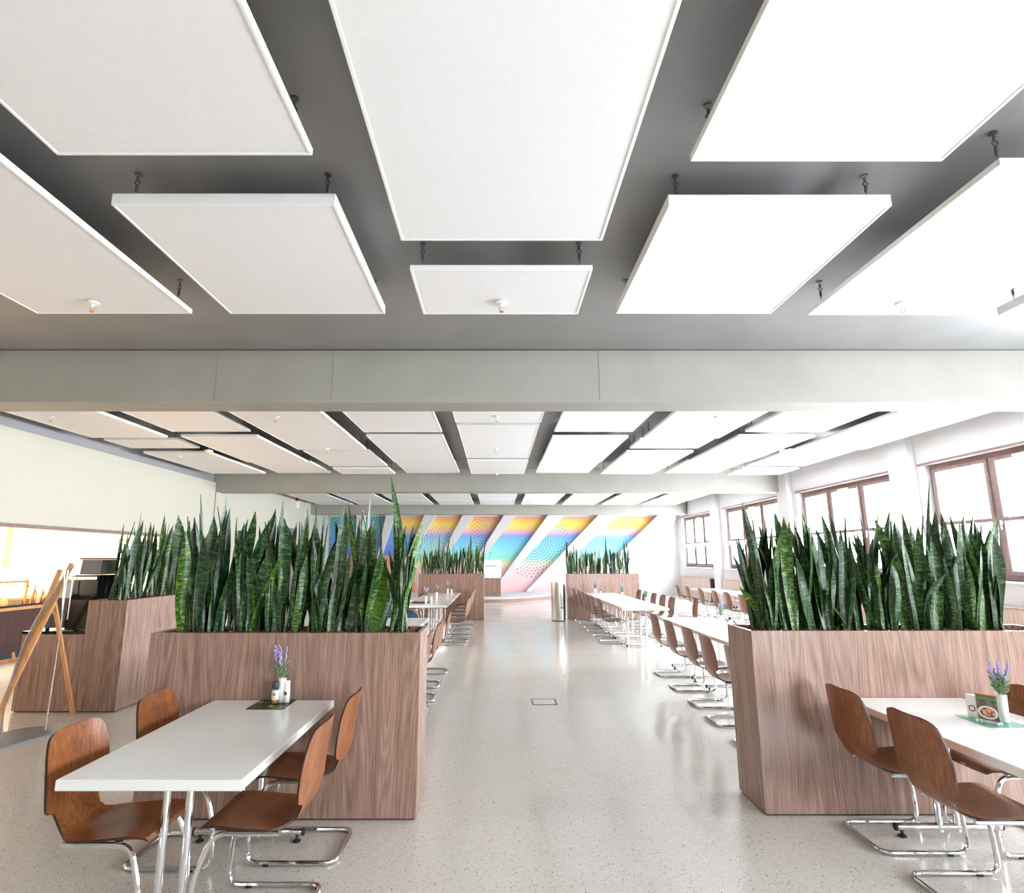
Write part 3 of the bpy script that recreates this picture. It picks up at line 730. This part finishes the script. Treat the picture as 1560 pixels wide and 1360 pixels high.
planter(-2.2, -.36, 16.52, 16.95, 1.245, 'walnut laminate planter box at the end of the far left row')
far_plants(-2.15, -.4, 16.58, 16.9, 1.22, 13, (.5, .85), 'the far left planter', 'snake plants in the far left planter', 31)
planter(2.0, 4.02, 16.6, 17.03, 1.245, 'walnut laminate planter box at the end of the far right row')
far_plants(2.02, 3.8, 16.66, 16.98, 1.22, 13, (.5, .82), 'the far right planter', 'snake plants in the far right planter', 37)

# ------------------------------------------------------------------ table settings
def vase_mesh(): return MB().lathe([(.02, 0), (.022, .004), (.026, .15), (.024, .15), (.019, .01), (0, .008)], 16)
def lavender(par, seed, n=9, h0=.15, big=1.0):
    rnd = random.Random(seed); st = MB(); bl = MB(); lf = MB()
    for i in range(n):
        a = rnd.uniform(0, 2*PI); sp = rnd.uniform(.01, .07)*big; L = rnd.uniform(.13, .21)*big
        p0 = Vector((0, 0, .03)); p1 = Vector((.012*math.cos(a), .012*math.sin(a), h0)); p2 = Vector((sp*math.cos(a), sp*math.sin(a), h0+L))
        mid = p1.lerp(p2, .5)+Vector((0, 0, .01))
        st.tube([p0, p1, mid, p2], .0016, 4)
        for q in range(9):
            f = .55+.45*q/8; c = p1.lerp(p2, f) if q else mid
            bl.ball(c+Vector((rnd.uniform(-.005, .005), rnd.uniform(-.005, .005), 0)), .0058*(1.15-.5*f+.3), None, .008, 5, 4)
        for q in range(12):
            c = p1.lerp(p2, .02+.05*q); b = rnd.uniform(0, 6.28); d = Vector((.032*math.cos(b), .032*math.sin(b), .026))
            lf.tube([c, c+d*.6, c+d], [.0012, .003, .0004], 4)
    s = obj('lavender_stems', st, M['stem'], par); obj('foliage', lf, M['stem'], s); obj('blossoms', bl, M['lilac'], s)
def vase(x, y, label, seed, group, z=.74, n=9):
    t = thing('lavender_vase', label, 'vase', (x, y, z), 0, group)
    obj('glass_tube', vase_mesh(), M['ceramic'] if seed % 2 else M['acrylic'], t, True); lavender(t, seed, n); return t
# near left setting: printed mat, acrylic caddy, pepper mill, salt mill, vase
ZT = .7405
def mat_print():
    m = mat('printed_mat', (.02, .02, .02), .2); t = NT(m)
    v = t.coords('Object'); f = t.noise(v, 9, 3)
    t.base(t.ramp(f, [(.5, srgb(28, 26, 26)), (.56, srgb(30, 96, 52)), (.62, srgb(60, 140, 60)), (.66, srgb(220, 160, 50)), (.7, srgb(30, 28, 28))])); return m
tag(obj('placemat', MB().box(-.12, .12, -.125, .125, 0, .003, .001), mat_print(), loc=(-1.47, 4.0, ZT)), 'black printed mat under the condiments on the near left table', 'mat')
def caddy(x, y, rz, label, z):
    t = thing('acrylic_holder', label, 'holder', (x, y, z), rz)
    obj('base_plate', MB().box(-.08, .08, -.045, .045, 0, .004, .001), M['acrylic'], t)
    obj('side_wall', MB().box(-.082, -.078, -.045, .045, .004, .14), M['acrylic'], t)
    obj('back_wall', MB().box(-.078, .082, .041, .045, .004, .12), M['acrylic'], t); return t
caddy(-1.44, 4.02, 0, 'clear acrylic holder round the mills on the near left table', ZT+.0032)
def mill(x, y, z, cap, label, group, body='acrylic'):
    t = thing('spice_mill', label, 'mill', (x, y, z), 0, group)
    obj('jar', MB().lathe([(.021, 0), (.022, .003), (.022, .09), (.017, .097)], 14), M[body], t, True)
    obj('label_band', MB().lathe([(.0225, .022), (.0225, .08)], 14), M['paper'], t, True)
    obj('logo_dot', MB().tube([(0, -.0222, .058), (0, -.0232, .058)], .011, 12), M['orange_print' if cap == 'black_matte' else 'brown_print'], t)
    if body == 'acrylic': obj('contents', MB().lathe([(.019, .003), (.019, .022)], 12), M['bread'], t)
    obj('cap', MB().lathe([(.019, .095), (.02, .1), (.02, .128), (.016, .133)], 14), M[cap], t, True)
mill(-1.456, 4.005, ZT+.0075, 'black_matte', 'pepper mill with black cap and white label on the left table', 'mills')
mill(-1.392, 4.035, ZT+.0075, 'white_gloss', 'white salt mill beside the pepper mill on the left table', 'mills', 'ceramic')
vase(-1.425, 4.045-.01, 'slim vase of pale lavender on the near left table', 11, 'lavender vases', ZT+.0075, 7)
# near right setting
tag(obj('glass_mat', MB().box(-.115, .115, -.13, .13, 0, .006, .0015), M['green_glass'], loc=(2.895, 3.605, ZT)), 'green edged glass mat on the near right table', 'mat')
def menu_mat():
    m = mat('menu_photo', (.4, .3, .25), .35); t = NT(m)
    tc = t.n('ShaderNodeTexCoord'); sp = t.n('ShaderNodeSeparateXYZ'); t.l(tc.outputs['Object'], sp.inputs[0])
    y, z = sp.outputs[1], sp.outputs[2]
    bgc = t.ramp(t.noise(tc.outputs['Object'], 22, 3), [(.4, srgb(80, 62, 60)), (.6, srgb(130, 108, 104))])
    dy = t.math('DIVIDE', y, .048); dz = t.math('DIVIDE', t.math('SUBTRACT', z, .05), .036)
    r = t.math('SQRT', t.math('ADD', t.math('MULTIPLY', dy, dy), t.math('MULTIPLY', dz, dz)))
    food = t.ramp(t.noise(tc.outputs['Object'], 90, 3), [(.38, srgb(60, 96, 50)), (.5, srgb(206, 90, 70)), (.6, srgb(236, 190, 170)), (.7, srgb(230, 220, 190))])
    c = t.mix(t.math('LESS_THAN', r, 1.0), bgc, (.8, .8, .8)); c = t.mix(t.math('LESS_THAN', r, .78), c, food)
    band = t.math('MULTIPLY', t.math('GREATER_THAN', z, .118), t.math('LESS_THAN', z, .132)); c = t.mix(band, c, srgb(60, 140, 80))
    c = t.mix(t.math('GREATER_THAN', z, .136), c, srgb(150, 80, 60)); t.base(c); return m
t = thing('menu_card', 'menu card with a photo of a bowl on the near right table', 'menu', (2.865, 3.575, ZT+.0065), .55)
obj('stand', MB().box(-.05, .02, -.055, .055, 0, .006, .001).box(-.004, .0, -.055, .055, .006, .15), M['acrylic'], t)
obj('printed_card', MB().box(-.007, -.0045, -.05, .05, .008, .148), menu_mat(), t)
t = thing('napkin_box', 'white napkin holder with a round brown emblem on the right table', 'napkin holder', (2.85, 3.66, ZT+.0065), .5)
obj('body', MB().box(-.02, .02, -.03, .03, 0, .13, .004), M['paper'], t); obj('emblem', MB().tube([(-.0205, 0, .055), (-.0215, 0, .055)], .018, 16), M['brown_print'], t)
obj('inner_disc', MB().tube([(-.0216, 0, .055), (-.0222, 0, .055)], .012, 16), M['paper'], t)
vase(2.955, 3.575, 'white tube vase of purple lavender on the near right table', 13, 'lavender vases', ZT+.0065, 13)
# settings on the rows
for i, (x, y, w_) in enumerate(((-1.5, 12.5, 'nearest on the far left row'), (-1.42, 13.9, 'second on the far left row'), (-1.3, 15.6, 'farthest on the far left row'), (3.05, 12.1, 'nearest on the far right row'), (2.95, 13.9, 'second on the far right row'), (2.6, 15.6, 'farthest on the far right row'), (3.15, 8.35, 'on the right row behind the planter'))):
    vase(x, y, 'slim white vase of lavender, '+w_, 41+2*i, 'lavender vases on the rows', ZT, 8)
for i, (x, y, w_) in enumerate(((-1.4, 12.62, 'nearest vase of the far left row'), (-1.2, 15.6, 'farthest vase of the far left row'), (2.72, 15.5, 'farthest vase of the far right row'), (3.25, 8.3, 'vase on the right row behind the planter'))):
    mill(x, y, ZT, 'white_gloss' if i < 2 else 'black_matte', 'white mill beside the '+w_, 'mills on the rows', 'ceramic')

# ------------------------------------------------------------------ far objects
t = thing('lectern', 'white and wood lectern with a blue logo on the podium', 'lectern', (-.175, 23.75, .17))
obj('wood_base', MB().box(-.33, .33, 0, .4, 0, .72, .006), M['laminate'], t)
hb = obj('white_box', MB().box(-.36, .34, -.04, .45, .72, 1.44, .01), M['white_gloss'], t)
def text(body, size, loc, m, parent, rot=(PI/2, 0, 0), ext=.001):
    cu = bpy.data.curves.new('lettering', 'FONT'); cu.body = body; cu.size = size; cu.extrude = ext; cu.align_x = 'CENTER'
    tmp = bpy.data.objects.new('lettering', cu); COL.objects.link(tmp)
    bpy.context.view_layer.update()
    me = bpy.data.meshes.new_from_object(tmp.evaluated_get(bpy.context.evaluated_depsgraph_get()))
    bpy.data.objects.remove(tmp); me.materials.clear(); me.materials.append(m)
    return link('lettering', me, parent, loc, rot)
text('Lebenshilfe', .105, (-.06, -.042, 1.17), M['blue_print'], hb)
obj('logo_arrow', MB().tube([(.24, -.043, 1.22), (.275, -.043, 1.2), (.26, -.043, 1.17), (.225, -.043, 1.16)], .007, 5), M['blue_print'], hb)
obj('microphone', MB().tube([(-.12, .1, 1.44), (-.12, .08, 1.62), (-.09, .02, 1.72)], .006, 6).ball((-.085, .01, 1.735), .02), M['black_matte'], t)
t = thing('waste_bin', 'tall steel half-round waste bin beside the far right planter', 'bin', (1.69, 16.25, 0))
a = [(.2*math.cos(q), .14*math.sin(q)) for q in [i*2*PI/24 for i in range(24)]]
obj('body', MB().prism(a, 'z', .02, .98), M['steel'], t, True); obj('rim', MB().prism([(x*1.03, y*1.03) for x, y in a], 'z', .98, 1.02), M['steel'], t, True)
obj('plinth', MB().prism([(x*.94, y*.94) for x, y in a], 'z', 0, .02), M['rubber'], t)
obj('push_lock', MB().tube([(.07, -.125, .35), (.07, -.15, .35)], .018, 10), M['rubber'], t)
obj('divider', MB().box(.145, .16, -.12, -.06, .03, .97), M['black_matte'], t)
for u0, u1, v0, v1, lab in ((811, 846, 1064.5, 1073.5, 'steel framed floor box lid in the middle of the aisle'), (782, 796, 940.5, 943, 'small floor box lid far down the aisle')):
    p = atz(u0, v1, 0); q = atz(u1, v0, 0); x0, x1 = min(p[0], q[0]), max(p[0], q[0]); cx, cy = (x0+x1)/2, (p[1]+q[1])/2; a, b = (x1-x0)/2, (q[1]-p[1])/2
    a = min(a, .15) if a > .16 else a
    t = thing('floor_box', lab, 'floor box', (cx, cy, 0)); e = .018
    obj('frame', MB().box(-a, a, -b, -b+e, 0, .004).box(-a, a, b-e, b, 0, .004).box(-a, -a+e, -b+e, b-e, 0, .004).box(a-e, a, -b+e, b-e, 0, .004), M['zinc'], t)
    obj('lid', MB().box(-a+e+.002, a-e-.002, -b+e+.002, b-e-.002, 0, .003), M['floor'], t)

# ------------------------------------------------------------------ coffee corner
t = thing('coffee_cabinet', 'low walnut laminate cabinet under the coffee machine', 'cabinet', (-5.045, 7.15, 0))
obj('body', MB().box(-.352, .35, -.345, .35, .012, .83, .002), M['laminate'], t)
obj('plinth', MB().box(-.33, .33, -.33, .33, 0, .012), M['black_matte'], t)
obj('counter_slab', MB().box(-.36, .352, -.35, .35, .832, .862, .003), M['black_gloss'], t)
t = thing('coffee_machine', 'black coffee machine with bean hopper behind the acrylic stand', 'coffee machine', (-4.93, 7.15, .8625))
obj('body', MB().prism([(-.26, 0), (.2, 0), (.2, .62), (-.2, .62), (-.2, .4), (-.26, .34)], 'x', -.06, .22), M['black_gloss'], t)
obj('side_cover', MB().prism([(-.28, .03), (.1, .03), (.1, .36), (-.24, .36)], 'x', -.36, -.065), M['black_matte'], t)
obj('water_tank', MB().prism([(-.24, .362), (.1, .362), (.1, .56), (-.17, .56)], 'x', -.34, -.065), M['tank'], t)
obj('milk_tub', MB().box(-.26, -.09, -.12, .05, .37, .47, .01), M['blue_bin'], t)
obj('steel_band', MB().box(-.1, .21, -.225, -.2, .56, .61, .01), M['steel'], t)
obj('bean_hopper', MB().prism([(-.16, .625), (.16, .625), (.18, .8), (-.14, .8)], 'x', -.04, .2), M['smoke'], t)
obj('hopper_lid', MB().box(-.06, .215, -.17, .19, .802, .82, .006), M['brown_print'], t)
obj('drip_light', MB().box(-.045, -.03, -.265, -.255, .12, .6), M['steel'], t)
for x in (-.3, 0, .16): obj('foot', MB().lathe([(.02, 0), (.02, .03)], 10, (x, -.2, 0)), M['rubber'], t)
# acrylic sign stand with curved sheet and two rods
bp = [atz(0, 1142, 0), atz(77, 1120, 0), atz(68, 1108, 0), atz(30, 1112, 0), atz(-40, 1130, 0)]
c0 = atz(10, 1127, 0)
t = thing('sign_stand', 'curved clear acrylic sign stand on a grey metal base', 'sign stand', (c0[0], c0[1], 0))
loc = lambda p: (p[0]-c0[0], p[1]-c0[1], p[2])
q = [loc(p)[:2] for p in bp]
obj('base_plate', MB().prism(q, 'z', 0, .018), M['grey_metal'], t)
YS_ = c0[1]
def P_(u, v, Y): return loc(aty(u, v, Y))
sheet = [(0, 1131), (3, 1100), (10, 1060), (20, 1025), (34, 985), (52, 948), (74, 912), (96, 880), (113, 862)]
s1 = []; s2 = []
sheet = [tuple(p)[:2] for p in bez([(u, v, 0) for u, v in sheet], 30, 3)]
for i, (u, v) in enumerate(sheet):
    s1.append(P_(u, v, YS_-.02)); a, b, c = s1[-1]; s2.append((a-.16+.16*i/len(sheet), b+.18, c+.01))
mb = MB(); nn = len(s1); off = (0.004, .004, 0)
mb.add(s1+s2+[tuple(x+o for x, o in zip(p, off)) for p in s1+s2], [(i, i+1, nn+i+1, nn+i) for i in range(nn-1)]+[(2*nn+i, 3*nn+i, 3*nn+i+1, 2*nn+i+1) for i in range(nn-1)]+[(i, 2*nn+i, 2*nn+i+1, i+1) for i in range(nn-1)])
obj('acrylic_sheet', mb, M['acrylic'], t, True)
obj('sheet_edge', MB().tube(s1, .006, 6), M['grey_metal'], t, True)
for (ua, va, ub, vb, yy) in ((69, 1112, 93, 952, 5.78), (93, 952, 104, 868, 5.78), (93, 952, 99, 868, 5.8)):
    obj('rod', MB().tube([P_(ua, va, yy), P_(ub, vb, yy)], .005, 6), M['chrome'], t)
# wooden easel
e0 = (-4.85, 6.4, 0)
t = thing('easel', 'light oak easel standing in front of the coffee cabinet', 'easel', e0)
loc2 = lambda p: (p[0]-e0[0], p[1]-e0[1], p[2])
def Q(u, v, Y): return loc2(aty(u, v, Y))
def bar(p, q, w1, w2):
    p, q = Vector(p), Vector(q); d = (q-p).normalized(); x = d.cross(Vector((0, 1, 0))).normalized(); y = d.cross(x)
    mb = MB(); vs = [o+x*a*w1+y*b*w2 for o in (p, q) for a, b in ((-1, -1), (1, -1), (1, 1), (-1, 1))]
    return mb.add(vs, [(3, 2, 1, 0), (4, 5, 6, 7)]+[(i, (i+1) % 4, 4+(i+1) % 4, 4+i) for i in range(4)])
foot = loc2(atz(-14, 1112, 0)); topp = Q(110, 858, 6.3)
obj('front_leg', bar(foot, topp, .022, .014), M['oak'], t)
f2 = loc2(atz(-2, 1090, 0)); t2 = Q(92, 868, 6.5)
obj('front_leg', bar(f2, t2, .022, .014), M['oak'], t)
f3 = loc2(atz(111, 1088, 0)); obj('rear_leg', bar(f3, Q(80, 900, 6.45), .02, .013), M['oak'], t)
obj('brace', bar(Q(66, 922, 6.42), Q(88, 938, 6.5), .011, .008), M['oak'], t)
sh = Q(4, 1014, 6.2); obj('shelf_bar', bar((sh[0]-.25, sh[1]-.05, sh[2]), Q(38, 1003, 6.25), .02, .02), M['oak'], t)
obj('cross_bar', bar(Q(22, 1008, 6.28), Q(20, 995, 6.6), .016, .01), M['oak'], t)
# bar counter of the servery and the things on it
t = thing('bar_counter', 'dark wood servery counter with light oak rail on the left', 'counter', (XL-.3, 9.4, 0))
for i in range(15):
    obj('front_board', MB().box(.27, .3, -7.4+i*.98+.004, -7.4+(i+1)*.98-.004, .1, .8, .002), M['bar_wood'], t)
obj('carcass', MB().box(-.5, .268, -7.4, 7.3, 0, .84), M['black_matte'], t)
obj('rail', MB().box(3e-1, .345, -7.42, 7.32, .8, .855, .008), M['oak'], t)
obj('stone_top', MB().box(-.52, .34, -7.42, 7.32, .856, .89, .004), M['black_gloss'], t)
ZB = .8905
for i, (y, w_) in enumerate(((9.9, 'nearest the picture edge'), (10.55, 'second along'), (11.3, 'third along'), (12.1, 'farthest along'))):
    b = thing('bread_tray', 'wooden bread tray %s on the servery counter' % w_, 'tray', (XL-.42, y, ZB), 0, 'bread trays on the servery')
    tr = MB().box(-.2, .2, -.24, .24, 0, .015).box(-.2, -.185, -.24, .24, .015, .07).box(.185, .2, -.24, .24, .015, .07).box(-.185, .185, -.24, -.225, .015, .07).box(-.185, .185, .225, .24, .015, .07)
    obj('tray_body', tr, M['oak'], b)
    for j in range(6):
        r = tag(obj('bread_roll', MB().ball((0, 0, .045), .062, .08, .045, 10, 7), M['bread'], None, True, loc=(XL-.42-.1+.2*(j % 2), y-.15+.15*(j//2), ZB+.016)), 'golden bread roll, %s in the bread tray %s' % (ORD[j], w_), 'bread', 'bread rolls on the servery')
for i, y in enumerate((9.75, 11.6)):
    g = thing('sneeze_guard', 'wood posts and glass guard over the %s bread trays' % ('nearer', 'farther')[i], 'guard', (XL-.2, y, ZB))
    for yy in (0, .9): obj('post', MB().box(-.02, .02, yy-.02, yy+.02, 0, .42, .003), M['oak'], g); obj('knob', MB().ball((.03, yy, .3), .022), M['copper_light'], g)
    obj('glass_shelf', MB().box(-.35, .02, -.05, .95, .422, .432, .002), M['acrylic'], g)
    obj('guard_rail', MB().box(-.015, .015, .02, .88, .36, .4, .003), M['oak'], g)
for i, (y, h) in enumerate(((10.75, .3), (10.95, .24), (12.6, .34))):
    tag(obj('oil_bottle', MB().lathe([(.035, 0), (.038, .01), (.038, h*.6), (.013, h*.78), (.013, h), (.015, h+.01)], 12), M['copper_light'], None, True, loc=(XL-.12, y, ZB)), 'amber bottle, %s from the camera, on the servery counter' % ORD[i], 'bottle', 'bottles on the servery')
t = thing('serving_hatch', 'oak framed serving hatch on the kitchen back wall', 'hatch', (XKIT+.02, 13.6, 1.5))
obj('frame', MB().box(0, .08, -.9, -.78, 0, 1.1, .006).box(0, .08, .78, .9, 0, 1.1, .006).box(0, .08, -.78, .78, 1.0, 1.1, .006).box(0, .12, -.9, .9, -.05, 0, .006), M['oak'], t)
obj('backing', MB().box(-.01, .01, -.78, .78, 0, 1.0), M['white_gloss'], t)
t = thing('pendant_spots', 'small copper spot lights on a bar over the servery', 'lamp', (XL-1.2, 9.9, 2.25))
obj('bar', MB().tube([(0, -.5, 0), (0, .7, 0)], .012, 8), M['copper_light'], t)
for y in (-.35, 0, .35): obj('spot', MB().lathe([(.02, 0), (.045, -.09), (.04, -.09)], 12, (0, y, 0)), M['copper_light'], t)
obj('suspension', MB().tube([(0, 0, 0), (0, 0, ZC-2.25)], .006, 6), M['copper_light'], t)

# ------------------------------------------------------------------ seated person and plates
def plate(x, y, label, food):
    t = thing('dinner_plate', label, 'plate', (x, y, ZT), 0, 'plates on the far left row')
    obj('dish', MB().lathe([(.07, 0), (.08, .003), (.13, .018), (.128, .022), (.078, .008), (0, .008)], 20), M['ceramic'], t, True)
    f = obj('food', MB().ball((0, 0, .016), .05, .045, .018, 9, 6).ball((.03, .03, .016), .03, .03, .014), M['bread'], t)
tag(obj('serving_tray', MB().box(-.17, .17, -.22, .22, 0, .012, .004), M['black_matte'], loc=(-1.63, 12.75, ZT)), 'dark serving tray in front of the seated person', 'tray')
t = thing('dinner_plate', 'white plate of food on the dark tray before the seated person', 'plate', (-1.63, 12.75, ZT+.0125))
obj('dish', MB().lathe([(.07, 0), (.08, .003), (.13, .018), (.128, .022), (.078, .008), (0, .008)], 20), M['ceramic'], t, True)
obj('food', MB().ball((0, 0, .018), .05, .045, .018, 9, 6).ball((.03, .03, .016), .03, .03, .014), M['bread'], t)
def skin_body(name, chains, m, parent, levels=2):
    vs = []; es = []; rad = []
    for ch in chains:
        prev = None
        for it in ch:
            if isinstance(it, int): prev = it; continue
            p, r = it; vs.append(p); rad.append(r)
            if prev is not None: es.append((prev, len(vs)-1))
            prev = len(vs)-1
    me = bpy.data.meshes.new(name); me.from_pydata(vs, es, []); me.materials.append(m)
    o = link(name, me, parent); md = o.modifiers.new('Skin', 'SKIN'); md.use_smooth_shade = True
    sv = me.skin_vertices[0].data if me.skin_vertices else None
    if sv is None:
        bpy.context.view_layer.objects.active = o
        me.attributes
    for i, r in enumerate(rad): me.skin_vertices[0].data[i].radius = r if isinstance(r, tuple) else (r, r)
    me.skin_vertices[0].data[0].use_root = True
    sb = o.modifiers.new('Subsurf', 'SUBSURF'); sb.levels = levels; sb.render_levels = levels
    return o
def person(x, y, rz):
    t = thing('person', 'person in a lilac grey shirt and jeans eating at the far left row', 'person', (x, y, 0), rz)
    # local: faces +y
    body = [[((0, -.12, .53), (.15, .11)), ((0, -.13, .68), (.14, .1)), ((0, -.1, .84), (.15, .105)), ((0, -.06, .97), (.155, .1)), ((0, -.03, 1.05), (.07, .06))]]
    k = 3
    for s in (-1, 1):
        body.append([k, ((s*.17, -.05, .985), .06), ((s*.22, .02, .83), .05), ((s*.235, .06, .79), .045), ((s*.17, .24, .79), .036), ((s*.14, .28, .785), .032)])
    try:
        b = skin_body('shirt', body, M['shirt'], t)
        legs = [[((0, -.12, .52), (.15, .1))]]
        n = 1
        for s in (-1, 1):
            legs.append([0, ((s*.1, -.08, .5), .09), ((s*.12, .12, .5), .078), ((s*.13, .33, .48), .06), ((s*.13, .36, .4), .056), ((s*.13, .34, .22), .048), ((s*.13, .33, .09), .04)])
        skin_body('jeans', legs, M['jeans'], t)
        for s in (-1, 1):
            obj('shoe', MB().ball((s*.13, .39, .045), .046, .13, .045, 10, 7), M['black_matte'], t, True)
        skin_body('head', [[((0, -.03, 1.03), .05), ((0, -.01, 1.12), .05), ((0, .02, 1.19), (.07, .085)), ((0, .02, 1.26), (.078, .095)), ((0, .015, 1.32), (.065, .08))]], M['skin'], t)
        hd = MB().ball((0, -.005, 1.29), .095, .115, .095, 12, 8)
        obj('hair', MB().ball((0, -.012, 1.3), .092, .108, .09, 12, 8), M['hair'], t, True)
        f = MB().ball((-.032, .1, 1.255), .011).ball((.032, .1, 1.255), .011); obj('eye', f, M['black_matte'], t)
        obj('nose', MB().ball((0, .118, 1.225), .014, .018, .024), M['skin'], t, True)
        obj('mouth', MB().ball((0, .1, 1.185), .026, .012, .007), M['red'], t, True)
        for s in (-1, 1): obj('ear', MB().ball((s*.085, .01, 1.24), .012, .022, .032), M['skin'], t, True)
        for s in (-1, 1):
            h = [[((s*.16, .25, .777), .03), ((s*.12, .31, .778), (.034, .02)), ((s*.1, .355, .775), (.036, .016))]]
            hb_ = skin_body('hand', h, M['skin'], t, 1)
            fm = MB()
            for j in range(4):
                bx = s*.1+(-.03+.02*j); L = (.06, .07, .075, .06)[j]
                fm.tube([(bx, .35, .777), (bx-s*.006, .35+L*.5, .785), (bx-s*.012, .35+L*.9, .768), (bx-s*.012, .35+L, .758)], [.009, .0085, .008, .006], 7)
            fm.tube([(s*.13-s*.05, .32, .778), (s*.06, .345, .782), (s*.045, .375, .774)], [.011, .01, .007], 7)
            obj('finger_group', fm, M['skin'], hb_, True)
    except Exception as ex:
        print('person failed', ex)
person(-2.1, 12.75, R_)
